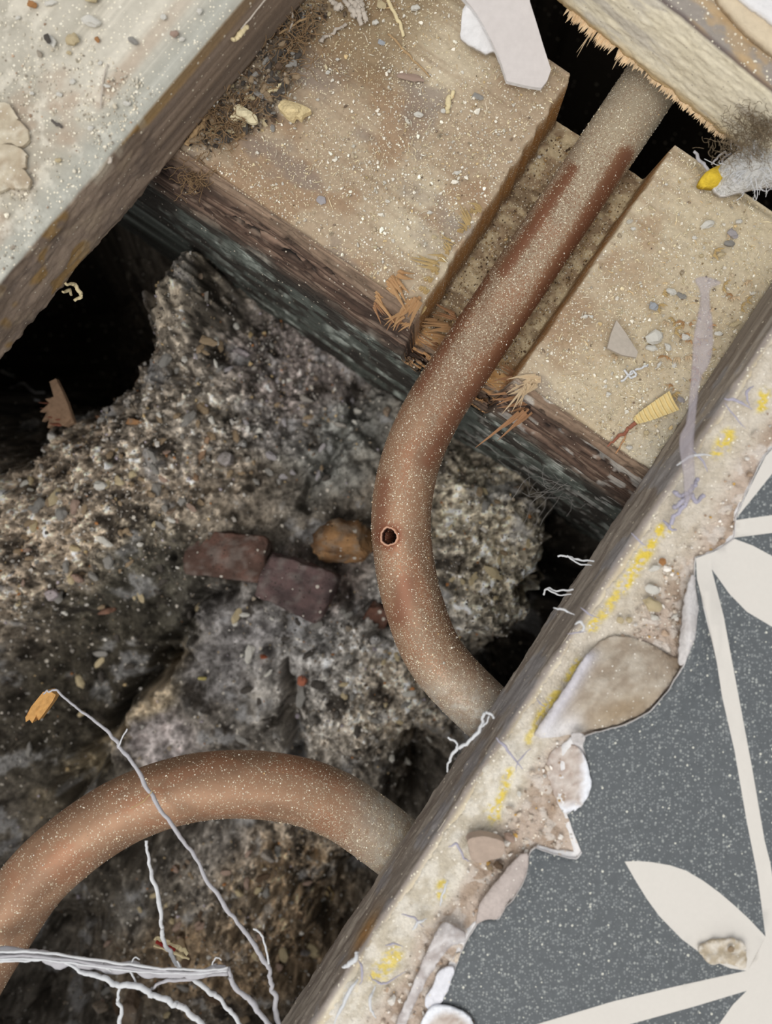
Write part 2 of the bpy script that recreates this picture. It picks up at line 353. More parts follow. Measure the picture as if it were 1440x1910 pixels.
# ------------------------------------------------------------------ floorboards beside the hole
def board(name, fr_, edge, u_axis, top_far, fine, wear, topcol, edgecol, label, seed, th=.022, shear=0):
    n_top = np.concatenate([np.arange(0, top_far[0], fine), np.linspace(top_far[0], top_far[1], 8)])
    pe = np.concatenate([[(.06, -th), (.02, -th), (.004, -th), (.0012, -th)], np.stack([np.zeros(56), np.linspace(-th + .0004, -.0005, 56)], 1)])
    pp = np.concatenate([pe, np.stack([n_top + .0004, np.zeros(len(n_top))], 1), [(top_far[1], -th), (.06, -th)]])
    U, A = np.meshgrid(u_axis, pp[:, 0], indexing='ij'); Z = np.broadcast_to(pp[:, 1], U.shape).copy()
    row = np.broadcast_to(np.arange(len(pp)), U.shape); ne = len(pe); top = (row >= ne) & (row < len(pp) - 2); ed = (row >= 2) & (row < ne)
    um, am, zm = U * 1000, A * 1000, Z * 1000
    wr = wear(um)
    round_ = np.where(top, -(1 - sst(0, 1, am / np.maximum(wr * 2.2, .05))) ** 1.5 * wr, 0)
    Zd = zm + round_ + np.where(top, .9 * (fbm(um / 16, am / 14, 4, seed) - .5) + .4 * (fbm(um / 2.5, am / 2.2, 3, seed + 4) - .5), 0)
    drop = np.where(ed, sst(-6, 0, zm) * wr * .9, 0); Zd = Zd - drop
    Ad = am + np.where(ed, .9 * (fbm(um / 14, zm / 5, 4, seed + 8) - .5) + .5 * (fbm(um / 3, zm / 1.2, 3, seed + 12) - .5) + sst(-5, 0, zm) * wr * .5, 0)
    Ad = Ad + np.where(top, sst(3, 0, am) * wr * .5, 0)
    Ad = Ad + np.where(ed, sst(-19, -22, zm) * 1.1 * fbm(um / 2.2, um * 0 + 4, 4, seed + 16), 0)
    U = U - shear * Ad / 1000 * np.clip(U / .03, 0, 1)
    P = np.concatenate([fr_.xy(U, edge + Ad / 1000), Zd[..., None] / 1000], -1)
    col = np.where(top[..., None], topcol(um, am), edgecol(um, zm))
    t = bpy.data.objects.new(name, None); C.objects.link(t)
    b = fr_.n * edge; t.location = (float(b[0]), float(b[1]), -th); tag(t, label, 'floorboard')
    m = grid('plank', P, M_board, col, t, t.location); m.location = (0, 0, 0)
    m.data.materials.append(M_edge)
    fm = np.tile(np.arange(len(pp) - 1), len(u_axis) - 1) < ne
    m.data.polygons.foreach_set('material_index', fm.astype(np.int32))
    return t

def l_top(u, a):
    c = mix((172, 166, 152), (194, 188, 174), sst(.35, .65, fbm(u / 14, a / 12, 4, 200)))
    c = mix(c, (168, 146, 126), sst(.54, .75, fbm(u / 12, a / 10, 4, 205)) * .6)
    c = mix(c, (214, 207, 192), sst(.48, .68, fbm(u / 3, a / 3, 5, 210, .65)) * .7)
    c = mix(c, (158, 166, 164), sst(10, 2, a) * .35)
    return mix(c, (176, 158, 128), sst(-40, -62, u) * sst(.4, .6, fbm(u / 6, a / 6, 4, 213)) * .8)
def l_edge(u, z):
    c = mix((120, 104, 90), (150, 132, 116), sst(.35, .65, fbm(u / 12, z / 5, 4, 215)))
    c = mix(c, (150, 118, 70), sst(.62, .7, fbm(u / 9, z / 9 + 4, 3, 221)) * .8)
    c = mix(c, (100, 88, 80), sst(.5, .7, fbm(u / 10, z / 5, 5, 224, .6)) * .6); c = mix(c, (168, 150, 128), sst(.56, .7, fbm(u / 7, z / 6, 5, 226, .6)) * .5)
    return mix(c, (176, 166, 148), sst(-5, 0, z) * sst(.45, .6, fbm(u / 4, z * 0, 4, 228)) * .8)
left_board = board('floorboard', LF, 822 * K0, axis(-.45, -.085, .03, .45, .00028), (.045, .32), .00028,
                   lambda u: .4 + (1.2 + 2.6 * fbm(u / 9, u * 0 + 2, 4, 231)) * sst(-22, -55, u) + .5 * fbm(u / 5, u * 0, 4, 230), l_top, l_edge,
                   'thick grey dusty floorboard with a worn edge at the upper left of the hole', 300)

def r_top(u, a):
    c = mix((196, 182, 156), (214, 204, 186), sst(.35, .65, fbm(u / 10, a / 5, 4, 235)))
    c = mix(c, (176, 160, 146), sst(10, 16, a))
    return mix(c, (150, 140, 134), sst(1.4 + 1.2 * fbm(u / 4, u * 0, 3, 238), .2, a))
def r_edge(u, z):
    c = mix((128, 118, 108), (154, 144, 132), sst(.35, .65, fbm(u / 14, z / 3, 4, 240)))
    c = mix(c, (108, 96, 86), sst(.55, .7, fbm(u / 18, z / 1.6, 4, 244)) * .7)
    c = mix(c, (140, 140, 146), sst(.56, .68, fbm(u / 10, z / 6, 3, 247)) * .5)
    return mix(c, (150, 108, 60), ell(u, z, -77, -3, 5, 4) * .8)
right_board = board('floorboard', RF, 407 * K0, axis(-.45, -.125, .075, .45, .0003), (.045, .32), .0003,
                    lambda u: .55 + .5 * fbm(u / 8, u * 0, 3, 250), r_top, r_edge,
                    'grey edged floorboard carrying the torn patterned lino at lower right', 320)

# the two ends of the board that was cut away: one in view at the upper right, one unseen at the lower left, added to block light
def e_top(u, a):
    c = mix((176, 154, 124), (150, 142, 134), sst(.4, .6, fbm(u / 12, a / 2, 4, 255)))
    c = mix(c, (184, 156, 118), sst(.55, .66, fbm(u / 6, a / 4, 4, 259)) * .6)
    return mix(c, (88, 76, 74), sst(1.6, .2, a) * .8)
def e_edge(u, z):
    c = mix((232, 222, 194), (240, 232, 212), fbm(u / 10, z / 6, 4, 262))
    c = mix(c, (196, 164, 112), sst(-17, -22, z) * .8)
    c = mix(c, (206, 200, 190), sst(.5, .65, fbm(u / 14, z / 3, 4, 266)) * .6)
    c = mix(c, (134, 118, 96), sst(14, 30, u) * sst(-6, -16, z + 6 * fbm(u / 5, z / 5, 3, 269)) * .85)
    return mix(c, (104, 92, 86), sst(10, 22, u) * sst(-7, -1, z) * .6)
EFe = 937 * K22
eu = axis(-.080, -.07, .028, .030, .0003, 4)
cut_board = board('floorboard', EF, EFe, eu, (.03, .30), .0003, lambda u: .3 + .3 * fbm(u / 5, u * 0, 3, 270), e_top, e_edge,
                  'pale freshly sawn board end with a splintered lower edge at the upper right', 340, shear=.1)
OF = Frame((.775, .632), (-.632, .775))
added_board = board('floorboard', OF, .215, axis(-.086, -.05, .05, .062, .004, 4), (.03, .28), .004, lambda u: .3 + 0 * u, l_top, l_edge,  # added, unseen: only blocks light
                  'unseen board end added past the lower left corner to block light', 360)

# ------------------------------------------------------------------ tubes
def catmull(pts, n=24):
    p = np.asarray(pts, float); p = np.vstack([2 * p[0] - p[1], p, 2 * p[-1] - p[-2]]); out = []
    for i in range(1, len(p) - 2):
        t = np.linspace(0, 1, n, endpoint=False)[:, None]
        out.append(.5 * (2 * p[i] + (p[i + 1] - p[i - 1]) * t + (2 * p[i - 1] - 5 * p[i] + 4 * p[i + 1] - p[i + 2]) * t ** 2
                         + (-p[i - 1] + 3 * p[i] - 3 * p[i + 1] + p[i + 2]) * t ** 3))
    return np.vstack(out + [p[-2:-1]])
def tube_frames(c):
    t = np.gradient(c, axis=0); t /= np.linalg.norm(t, axis=1)[:, None]
    up = np.array([0, 0, 1.0]); s = np.cross(t, up); s /= np.maximum(np.linalg.norm(s, axis=1)[:, None], 1e-6)
    return t, s, np.cross(s, t)
def tube_mesh(name, c, r, mat, k=6, cap=True, flat=1.0):
    c = np.asarray(c, float); r = np.broadcast_to(np.asarray(r, float), (len(c),)); t, s, b = tube_frames(c)
    a = np.linspace(0, 2 * math.pi, k, endpoint=False)
    P = c[:, None] + r[:, None, None] * (np.cos(a)[None, :, None] * s[:, None] + flat * np.sin(a)[None, :, None] * b[:, None])
    org = c.mean(0)
    me = raw_mesh(name, P.reshape(-1, 3) - org, grid_faces(len(c), k, True)[:, ::-1], None, True, (mat,))
    if cap:
        bm = bmesh.new(); bm.from_mesh(me); bmesh.ops.holes_fill(bm, edges=[e for e in bm.edges if e.is_boundary], sides=0); bm.to_mesh(me); bm.free()
    return me, org

# ------------------------------------------------------------------ copper pipes
def pipe(name, pts, R, label, hole=None, streaks=(), dustf=None, seed=0):
    c = resample(catmull([W(*p) for p in pts], 30), .00033)
    t, s, b = tube_frames(c); k = 120
    a = np.linspace(0, 2 * math.pi, k, endpoint=False)
    ca, sa = np.cos(a), np.sin(a)
    nrm = ca[None, :, None] * s[:, None] + sa[None, :, None] * b[:, None]        # s = right hand side seen along the pipe, b = up
    L = np.broadcast_to((np.arange(len(c)) * .33)[:, None], (len(c), k)); A = np.broadcast_to(a, L.shape)
    rr = np.full(L.shape, R) + .00008 * (fbm(L / 5, np.cos(A) * 2 + 3 * np.sin(A), 3, seed) - .5)
    P = c[:, None] + rr[..., None] * nrm
    # picture position of every vertex, to lay out wear and painted reflection streaks where they were seen
    kk = (H - P[..., 2]) / F; X = 720 + P[..., 0] / kk; Y = 955 - P[..., 1] / kk
    side = np.broadcast_to(ca, L.shape); up = np.broadcast_to(sa, L.shape)
    col = mix((154, 120, 94), (134, 103, 80), sst(.3, .7, fbm(L / 14, A * 1.5, 4, seed + 3)))
    col = mix(col, (154, 106, 78), sst(.52, .72, fbm(L / 9, A * 2, 4, seed + 7)) * .5)
    d = dustf(X, Y, side, up, L)
    for (x0, y0, x1, y1, wd, am) in streaks:  # dark reflections of phone and person, painted into copper colour and dust mask
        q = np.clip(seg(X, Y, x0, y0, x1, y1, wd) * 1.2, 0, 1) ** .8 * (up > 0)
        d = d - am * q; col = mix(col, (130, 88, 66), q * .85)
    if hole:
        hx, hy, hr = hole; hd = np.hypot(X - hx, Y - hy) + np.where(up > 0, 0, 999)
        ins = sst(hr + 1, hr - 2, hd + 2 * (fbm(X / 5, Y / 5, 2, 3) - .5))
        P = P - (ins * .006)[..., None] * nrm
        q = sst(hr * 2.2, hr, hd + 8 * (fbm(X / 8, Y / 8, 3, 5) - .5)); col = mix(col, (110, 58, 38), q * .7); d = d - q * .6
        col = mix(col, (20, 12, 10), ins)  # inside of the hole painted near black in place of its shade
    gq = (sst(1210, 1330, Y) if hole else sst(610, 735, X)) * np.clip(.55 + .9 * (fbm(L / 1.3, A * 4, 5, seed + 60, .7) - .4) * 1.5, 0, 1); col = mix(col, (196, 191, 180), gq); d = d - .25 * gq
    d = np.clip(d, -.3, 1.2)
    th = bpy.data.objects.new(name, None); C.objects.link(th); o = c[0]; th.location = tuple(o)
    tag(th, label, 'pipe')
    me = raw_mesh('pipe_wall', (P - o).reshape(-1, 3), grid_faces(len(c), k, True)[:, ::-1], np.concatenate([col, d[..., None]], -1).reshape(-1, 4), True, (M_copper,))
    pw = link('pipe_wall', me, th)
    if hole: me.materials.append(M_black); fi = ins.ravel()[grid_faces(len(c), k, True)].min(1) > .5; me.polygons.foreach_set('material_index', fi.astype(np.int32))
    return th, P, nrm, d, X, Y, up

def d_up(X, Y, side, up, L):
    base = .40 + .50 * sst(560, 150, Y) - .14 * sst(600, 760, Y) + .45 * sst(-.72, -.95, side) * sst(900, 700, Y) + .14 * up - .06 * sst(700, 900, Y)
    base = base + .18 * sst(1150, 1300, Y)
    return base + .35 * (fbm(L / 9, side * 2, 4, 51) - .5) - .35 * sst(.0, -.2, up)
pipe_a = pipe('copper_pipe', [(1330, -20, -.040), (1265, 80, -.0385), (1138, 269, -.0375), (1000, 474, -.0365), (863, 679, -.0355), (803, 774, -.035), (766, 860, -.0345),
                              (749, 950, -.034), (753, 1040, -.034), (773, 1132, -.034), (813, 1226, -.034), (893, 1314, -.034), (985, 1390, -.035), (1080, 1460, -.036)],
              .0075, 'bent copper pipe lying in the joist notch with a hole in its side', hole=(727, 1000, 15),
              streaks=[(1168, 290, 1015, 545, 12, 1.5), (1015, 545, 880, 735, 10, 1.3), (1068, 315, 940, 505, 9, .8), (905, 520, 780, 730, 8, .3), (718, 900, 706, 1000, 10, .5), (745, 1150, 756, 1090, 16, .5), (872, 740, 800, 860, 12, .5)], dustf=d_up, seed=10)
def d_lo(X, Y, side, up, L):
    base = .12 + .30 * sst(400, 720, X) + .38 * sst(640, 740, X) + .12 * sst(-.3, .9, side * 1.0)
    return base + .3 * (fbm(L / 8, side * 2, 4, 55) - .5)
pipe_b = pipe('copper_pipe', [(-150, 2010, -.018), (-60, 1835, -.0185), (2, 1733, -.019), (62, 1645, -.0195), (130, 1580, -.020), (200, 1530, -.021), (270, 1495, -.022), (355, 1470, -.023),
                              (450, 1462, -.0245), (550, 1473, -.0265), (628, 1501, -.0285), (690, 1541, -.0305), (760, 1595, -.032), (840, 1660, -.034), (930, 1730, -.035)],
              .0078, 'brown copper pipe arching over the rubble at the lower left', dustf=d_lo, seed=30)
# raised rim of the punctured hole
th, P_, nr_, _, X_, Y_, up_ = pipe_a
ij = np.unravel_index(np.argmin(np.where(up_ > 0, np.hypot(X_ - 727, Y_ - 1000), 999)), X_.shape)
hc = P_[ij] + nr_[ij] * .0; hn = nr_[ij]
hit = np.where((up_ > 0) & (np.abs(np.hypot(X_ - 727, Y_ - 1000) - 19) < 2)); hc = P_[hit].mean(0)
e1 = np.cross(hn, [0, 0, 1.0]); e1 /= np.linalg.norm(e1); e2 = np.cross(hn, e1)
q = np.linspace(0, 2 * math.pi, 40, endpoint=False); rv = .0021 * (1 + .05 * np.sin(3 * q + 1) + .03 * np.sin(7 * q) + .025 * np.sin(13 * q))
ring = []
for rr_, hh in ((1.32, -.0006), (1.16, .00025), (1.0, .00045), (.88, .0001), (.86, -.0012), (.84, -.004)):
    ring.append(hc + (rv * rr_)[:, None] * (np.cos(q)[:, None] * e1 + np.sin(q)[:, None] * e2) + hn * hh)
ring = np.array(ring); rc = np.broadcast_to(np.array([(128, 84, 62), (178, 130, 100), (206, 164, 140), (70, 40, 30), (14, 9, 7), (8, 6, 5)])[:, None], ring.shape)  # inner rows carry the hole's shade as colour
M_rim = material('torn_copper', rough=.6, metal=.1, noise=(900, .3), bump=None)
hr = grid('hole_rim', ring, M_rim, rc, th, th.location, wrap=True, flip=True); hr.location = (0, 0, 0); hr['label'] = 'ragged bright rim of the small round hole'

# ------------------------------------------------------------------ rocks, chips, sheets, splinters
def rock_verts(seed, sub=2, flat=.75, cuts=5):
    bm = bmesh.new(); bmesh.ops.create_icosphere(bm, subdivisions=sub, radius=1)
    rs = np.random.RandomState(seed)
    v = np.array([x.co[:] for x in bm.verts]); f = np.array([[q.index for q in p.verts] for p in bm.faces]); bm.free()
    for i in range(cuts):
        n = rs.normal(size=3); n /= np.linalg.norm(n); d = rs.uniform(.45, .8); e = v @ n - d; v = v - np.where(e > 0, e, 0)[:, None] * n * .9
    v = v * (1 + .10 * rs.normal(size=(len(v), 1)) * (1 if sub < 3 else .35)); v = v * np.array([1, rs.uniform(.6, .95), flat])
    v[:, 2] -= v[:, 2].min() * .75
    return v, f
PAL = {'white': (238, 234, 224), 'cream': (216, 198, 160), 'grey': (164, 160, 154), 'dark': (92, 86, 80), 'tan': (172, 150, 122),
       'pink': (186, 160, 144), 'orange': (188, 136, 88), 'lilac': (186, 180, 182), 'brown': (112, 92, 74), 'blue': (184, 188, 194)}
PM = {k: material('stone_' + k, v, noise=(900, .14), specks=((1200, .22, tuple(int(x * .7) for x in v), 3),), bump=(1100, .0003, .7)) for k, v in PAL.items()}
PROTO = {}
def proto(kind, col, i):
    key = (kind, col, i)
    if key not in PROTO:
        v, f = rock_verts(1000 + i * 7, 2, .72 if kind == 'stone' else .28, 6)
        PROTO[key] = raw_mesh(kind, v, f, None, False, (PM[col],))
    return PROTO[key]
_cnt = [0]
def stone(name, px, py, sx, sy, ang, col, z, label, cat, group=None, kind='stone', flat=None):
    """a stone or chip of sx by sy pixels lying at (px, py) on the surface z (a function of x, y or a height)"""
    _cnt[0] += 1; p = W(px, py, JT)
    if callable(z):
        for _ in range(4): p = W(px, py, float(z(np.array(p[0]), np.array(p[1]))))
    else: p = W(px, py, z)
    k = (H - p[2]) / F
    o = link(name, proto(kind, col, _cnt[0] % 5)); o.location = tuple(p)
    o.scale = (sx * k / 2, sy * k / 2 * 1.15, min(sx, sy) * k / 2 * (flat or 1)); o.rotation_euler = (random.uniform(-.2, .2), random.uniform(-.2, .2), -math.radians(ang))
    return tag(o, label, cat, group)

MARKS = {'ground': [(428, 1035, 'reddish brick'), (556, 1092, 'maroon brick'), (648, 1012, 'orange brown stone'), (255, 788, 'flat tan chip'), (430, 858, 'lilac grey angular stone'), (552, 1330, 'dark crevice'), (108, 1108, 'pale pinkish stone'),
                    (320, 1768, 'red striped straw'), (452, 660, 'lilac flat flake'), (575, 746, 'grey stone under the joist'), (205, 1138, 'reddish flat stone'), (700, 1190, 'white stone by the pipe bend'), (505, 1588, 'grey stone under the pipe arch'), (250, 1880, 'brown mortar slab'),
                    (380, 530, 'tall soil ridge'), (75, 1315, 'orange split chip'), (900, 1020, 'big rough lump'), (60, 960, 'left frame edge heap'), (640, 1500, 'lower pipe arch')],
         'heap': [(455, 210, 'lobed cream flake'), (546, 204, 'cream foam lump'), (376, 238, 'thick straw stick'), (525, 95, 'short pale straw'), (510, 168, 'bent pale husk'), (368, 320, 'hanging fibre tuft'), (622, 60, 'grey twig'), (438, 188, 'tan seed'), (457, 250, 'brown straw')],
         'shav': [(1217, 627, 'largest plaster lump'), (1310, 600, 'plastic strand'), (1220, 765, 'ribbed cream chip'), (1370, 605, 'flat cream stone'), (1357, 458, 'translucent stones'), (1165, 640, 'triangle chip')]}
SEEN = set()
def where(px, py, marks):
    m = sorted(MARKS[marks], key=lambda t: math.hypot(t[0] - px, t[1] - py))
    for t in m[:3]:
        dx, dy = px - t[0], py - t[1]; a = math.degrees(math.atan2(-dy, dx)) % 360
        dr = ('right of', 'up and right of', 'above', 'up and left of', 'left of', 'down and left of', 'below', 'down and right of')[int((a + 22.5) // 45) % 8]
        r = math.hypot(dx, dy); yield ('just ' if r < 60 else 'well ' if r > 130 else '') + dr + ' the ' + t[2]
def unique(fmt, adj, px, py, marks):
    """the first wording that no other thing has; None when there is none"""
    for wd in where(px, py, marks):
        lb = fmt % (adj, wd)
        if lb not in SEEN and len(lb.split()) <= 16: SEEN.add(lb); return lb
    return None
SHAPE = lambda ratio: 'long ' if ratio > 1.6 else 'roundish ' if ratio < 1.2 else ''
def inside_poly(x, y, poly):
    c = np.zeros(np.shape(x), bool); j = len(poly) - 1
    for i in range(len(poly)):
        xi, yi = poly[i]; xj, yj = poly[j]
        c ^= ((yi > y) != (yj > y)) & (x < (xj - xi) * (y - yi) / (yj - yi + 1e-12) + xi); j = i
    return c
def smooth_poly(pts, n=6, jit=0, seed=0):
    p = np.array(pts, float); m = len(p); out = []
    for i in range(m):
        a, b, c_, d_ = p[i - 1], p[i], p[(i + 1) % m], p[(i + 2) % m]
        for t in np.linspace(0, 1, n, endpoint=False):
            out.append(.5 * (2 * b + (c_ - a) * t + (2 * a - 5 * b + 4 * c_ - d_) * t ** 2 + (-a + 3 * b - 3 * c_ + d_) * t ** 3))
    out = np.array(out)
    if jit: out = out + np.random.RandomState(seed).normal(scale=jit, size=out.shape)
    return out

def ccw(p):
    p = np.array(p, float); a = np.sum(p[:, 0] * np.roll(p[:, 1], -1) - np.roll(p[:, 0], -1) * p[:, 1])
    return p if a > 0 else p[::-1]
def sheet(name, poly, zf, th, mats, parent=None, org=None, step=14, regions=(), colf=None, smooth=True):
    """a sheet outlined by a polygon (frame pixels), raised by zf(px, py) metres, th thick; regions get material 1"""
    poly = ccw(poly); regions = [ccw(r) for r in regions]; x0, y0 = poly.min(0); x1, y1 = poly.max(0)
    gx, gy = np.meshgrid(np.arange(x0 + step / 2, x1, step), np.arange(y0 + step / 2, y1, step)); gx = gx.ravel(); gy = gy.ravel()
    m = inside_poly(gx, gy, poly); gx, gy = gx[m], gy[m]
    V = [Vector(p) for p in poly]; faces = [list(range(len(poly)))]
    for rg in regions:
        faces.append(list(range(len(V), len(V) + len(rg)))); V += [Vector(p) for p in rg]
    V += [Vector((a, b)) for a, b in zip(gx, gy)]
    vo, eo, fo, _, _, of = mgeo.delaunay_2d_cdt(V, [], faces, 0, .01, True)
    keep = [i for i, s in enumerate(of) if 0 in s]
    vo = np.array([v[:] for v in vo]); z = zf(vo[:, 0], vo[:, 1])
    Pt = np.array([W(a, b, c) for (a, b), c in zip(vo, z)])
    bm = bmesh.new(); bv = [bm.verts.new(p) for p in Pt]
    for i in keep:
        try: f = bm.faces.new([bv[j] for j in fo[i]])
        except ValueError: continue
        f.material_index = 1 if len(of[i]) > 1 else 0; f.smooth = smooth
    bm.normal_update()
    bmesh.ops.recalc_face_normals(bm, faces=bm.faces)
    if sum(f.normal.z for f in bm.faces) < 0: bmesh.ops.reverse_faces(bm, faces=bm.faces)
    loose = [v for v in bm.verts if not v.link_faces]; bmesh.ops.delete(bm, geom=loose, context='VERTS')
    ext = bmesh.ops.extrude_face_region(bm, geom=list(bm.faces))
    nv = [e for e in ext['geom'] if isinstance(e, bmesh.types.BMVert)]; nfc = [e for e in ext['geom'] if isinstance(e, bmesh.types.BMFace)]
    # the copy keeps on top; the originals go down
    new = set(nfc)
    for v in bm.verts:
        if v not in set(()) and not any(f in new for f in v.link_faces): v.co.z -= th
    for f in bm.faces:
        if f not in new: f.material_index = len(mats) - 1
    bmesh.ops.recalc_face_normals(bm, faces=bm.faces)
    if org is None: org = Pt.mean(0); org[2] = Pt[:, 2].min() - th
    bmesh.ops.translate(bm, vec=-Vector(org), verts=bm.verts)
    me = bpy.data.meshes.new(name); bm.to_mesh(me); bm.free()
    for mt in mats: me.materials.append(mt)
    if colf is not None:
        co = np.empty(len(me.vertices) * 3, np.float32); me.vertices.foreach_get('co', co); co = co.reshape(-1, 3) + np.asarray(org)
        kk = (H - co[:, 2]) / F; cc = np.ones((len(co), 4), np.float32); cc[:, :3] = lin(np.clip(colf(720 + co[:, 0] / kk, 955 - co[:, 1] / kk), 0, 255))
        a = me.color_attributes.new('Col', 'FLOAT_COLOR', 'POINT'); a.data.foreach_set('color', cc.ravel())
    o = link(name, me, parent, tuple(org))
    if parent is not None: o.location = Vector(org) - parent.location
    return o

# ------------------------------------------------------------------ lino on the right board
LZ = .0022
lino_poly = [(1500, 790), (1440, 837), (1427, 850), (1412, 880), (1397, 910), (1384, 940), (1373, 963), (1372, 985), (1370, 1003), (1345, 1022), (1327, 1030), (1297, 1040), (1296, 1078),
             (1303, 1137), (1294, 1195), (1277, 1240), (1247, 1289), (1212, 1330), (1163, 1354), (1112, 1367), (1092, 1374), (1088, 1390), (1097, 1433), (1101, 1467), (1087, 1499), (1058, 1519),
             (1068, 1548), (1079, 1573), (1086, 1593), (1076, 1604), (1030, 1594), (1000, 1582), (988, 1590), (986, 1612), (982, 1635), (972, 1655), (958, 1680), (945, 1690), (931, 1715), (905, 1716), (891, 1723),
             (868, 1759), (855, 1790), (848, 1812), (834, 1845), (822, 1874), (848, 1877), (874, 1890), (887, 1908), (900, 1990), (1700, 1990), (1700, 740)]
def jag(poly, step=5, amp=1.5, seed=0):
    p = resample(np.vstack([poly, poly[:1]]), step)[:-1]
    return p + np.stack([fbm(np.arange(len(p)) / 2.2, np.full(len(p), 3.0 + seed), 3, 401) - .5, fbm(np.arange(len(p)) / 2.2, np.full(len(p), 9.0 + seed), 3, 405) - .5], 1) * amp * 3
pet1 = [(1165, 1607), (1190, 1606), (1215, 1608), (1250, 1614), (1280, 1624), (1312, 1643), (1342, 1665), (1370, 1689), (1397, 1714), (1428, 1747), (1450, 1790), (1395, 1811), (1362, 1806), (1330, 1792), (1303, 1775), (1272, 1752), (1230, 1709), (1206, 1676), (1184, 1640)]
lineA = [(1298, 1041), (1300, 1080), (1337, 1235), (1347, 1300), (1370, 1400), (1393, 1533), (1413, 1633), (1428, 1747), (1458, 1747), (1437, 1610), (1426, 1567), (1403, 1433), (1378, 1300), (1350, 1150), (1328, 1064), (1327, 1031)]
pet2 = [(1327, 1031), (1345, 1022), (1370, 1005), (1405, 1018), (1440, 1037), (1500, 1085), (1540, 1130), (1560, 1190), (1500, 1190), (1440, 1169), (1393, 1141), (1360, 1107), (1328, 1062)]
lineC = [(1373, 970), (1440, 961), (1700, 930), (1700, 962), (1440, 994), (1370, 1003)]
triC = [(1500, 791), (1440, 838), (1428, 851), (1413, 881), (1398, 911), (1384, 941), (1374, 966), (1400, 934), (1440, 884), (1500, 830)]
lineB = [(940, 1929), (1003, 1910), (1143, 1868), (1260, 1840), (1395, 1810), (1440, 1800), (1440, 1838), (1393, 1848), (1293, 1878), (1173, 1911), (990, 1962)]
node = [(1395, 1810), (1428, 1747), (1470, 1738), (1530, 1780), (1530, 1880), (1440, 1985), (1318, 1985), (1328, 1940), (1343, 1908), (1367, 1874), (1393, 1848)]
pet4 = [(1450, 1760), (1480, 1700), (1540, 1640), (1620, 1610), (1690, 1608), (1670, 1670), (1610, 1740), (1540, 1790)]
def lino_z(x, y):
    z = LZ + .0006 * (fbm(x / 120, y / 120, 3, 410) - .5)
    z = z + .0035 * ell(x, y, 1290, 1190, 34, 90, 10) + .0018 * ell(x, y, 1180, 1340, 120, 26, -25) + .0014 * ell(x, y, 960, 1640, 30, 80, 25)
    return z + .0016 * ell(x, y, 1345, 1766, 40, 26)
lino = bpy.data.objects.new('lino_sheet', None); C.objects.link(lino); lino.location = tuple(W(1250, 1500, 0))
tag(lino, 'torn dark speckled lino with white petal pattern on the right floorboard', 'lino')
sheet('lino_surface', jag(lino_poly, 6, 1.0), lino_z, .0010, (M_lino_dark, M_lino_white, M_paper), lino, step=16,
      regions=(pet1, lineA, pet2, lineC, triC, lineB, node, pet4))
# torn white backing that shows along the ripped edge
bp = [(1500, 780), (1440, 826), (1424, 850), (1394, 908), (1372, 955), (1368, 990), (1350, 1016), (1326, 1028), (1300, 1040), (1300, 1076), (1308, 1140), (1300, 1196), (1286, 1240), (1256, 1290), (1220, 1334), (1170, 1360), (1120, 1374), (1096, 1380),
      (1066, 1376), (1048, 1392), (1046, 1440), (1040, 1490), (1052, 1522), (1062, 1560), (1072, 1590), (1030, 1585), (1003, 1578), (998, 1590), (1020, 1606), (1045, 1612), (1066, 1622), (1090, 1612), (1105, 1618), (1120, 1612), (1129, 1618), (1140, 1650),
      (1010, 1650), (985, 1630), (960, 1670), (925, 1708), (896, 1712), (862, 1740), (850, 1780), (838, 1800), (815, 1860), (800, 1880), (830, 1884), (860, 1900), (870, 1990), (1300, 1990), (1300, 1700), (1400, 1500), (1420, 1250), (1400, 1050), (1500, 900)]
sheet('backing_layer', jag(bp, 5, 1.6, 3), lambda x, y: lino_z(x, y) - .0006 - .0006 * fbm(x / 12, y / 12, 3, 415), .0012, (M_paper,), lino, step=18)['label'] = 'white torn paper backing along the ripped edge'

def flap_col(x, y):
    c = mix((184, 174, 160), (150, 136, 120), sst(.3, .7, fbm(x / 22, y / 22, 5, 420, .6))); c = mix(c, (120, 100, 80), ell(x, y, 1272, 1222, 34, 26) * .8)
    c = mix(c, (196, 192, 198), seg(x, y, 1098, 1225, 1018, 1358, 16)); c = mix(c, (222, 220, 222), seg(x, y, 1020, 1372, 1068, 1352, 24) * .9)
    return mix(c, (146, 126, 100), ell(x, y, 1160, 1325, 70, 22, -20) * .7)
flap_poly = smooth_poly([(1147, 1186), (1200, 1196), (1250, 1222), (1272, 1236), (1240, 1285), (1206, 1324), (1160, 1348), (1108, 1361), (1072, 1368), (1030, 1376), (998, 1374), (1012, 1345), (1050, 1290), (1090, 1228), (1115, 1202)], 5, .5, 2)
def flap_z(x, y):
    return .0012 + .0034 * ell(x, y, 1165, 1285, 95, 62, -28, 2.6) + .0026 * seg(x, y, 1095, 1228, 1015, 1360, 18) + .0016 * (fbm(x / 22, y / 22, 4, 424) - .5)
f1 = sheet('lifted_flap', jag(flap_poly, 4, 1.3, 6), flap_z, .0006, (M_plain,), lino, step=8, colf=flap_col); f1['label'] = 'bulging dusty grey flap of backing'
def mkflap(name, pts, zf, col, th=.0006, jit=.5, lab=None, seed=1, step=7):
    o = sheet(name, jag(smooth_poly(pts, 5, 0, seed), 3.5, 1.5, seed + len(pts)), zf, th, (M_plain,), lino, step=step, colf=col)
    if lab: o['label'] = lab
    return o
lil = lambda x, y: mix((208, 205, 204), (184, 178, 176), fbm(x / 18, y / 18, 3, 430))
gry = lambda x, y: mix((174, 158, 148), (200, 190, 182), sst(.35, .65, fbm(x / 10, y / 10, 5, 433, .6)))
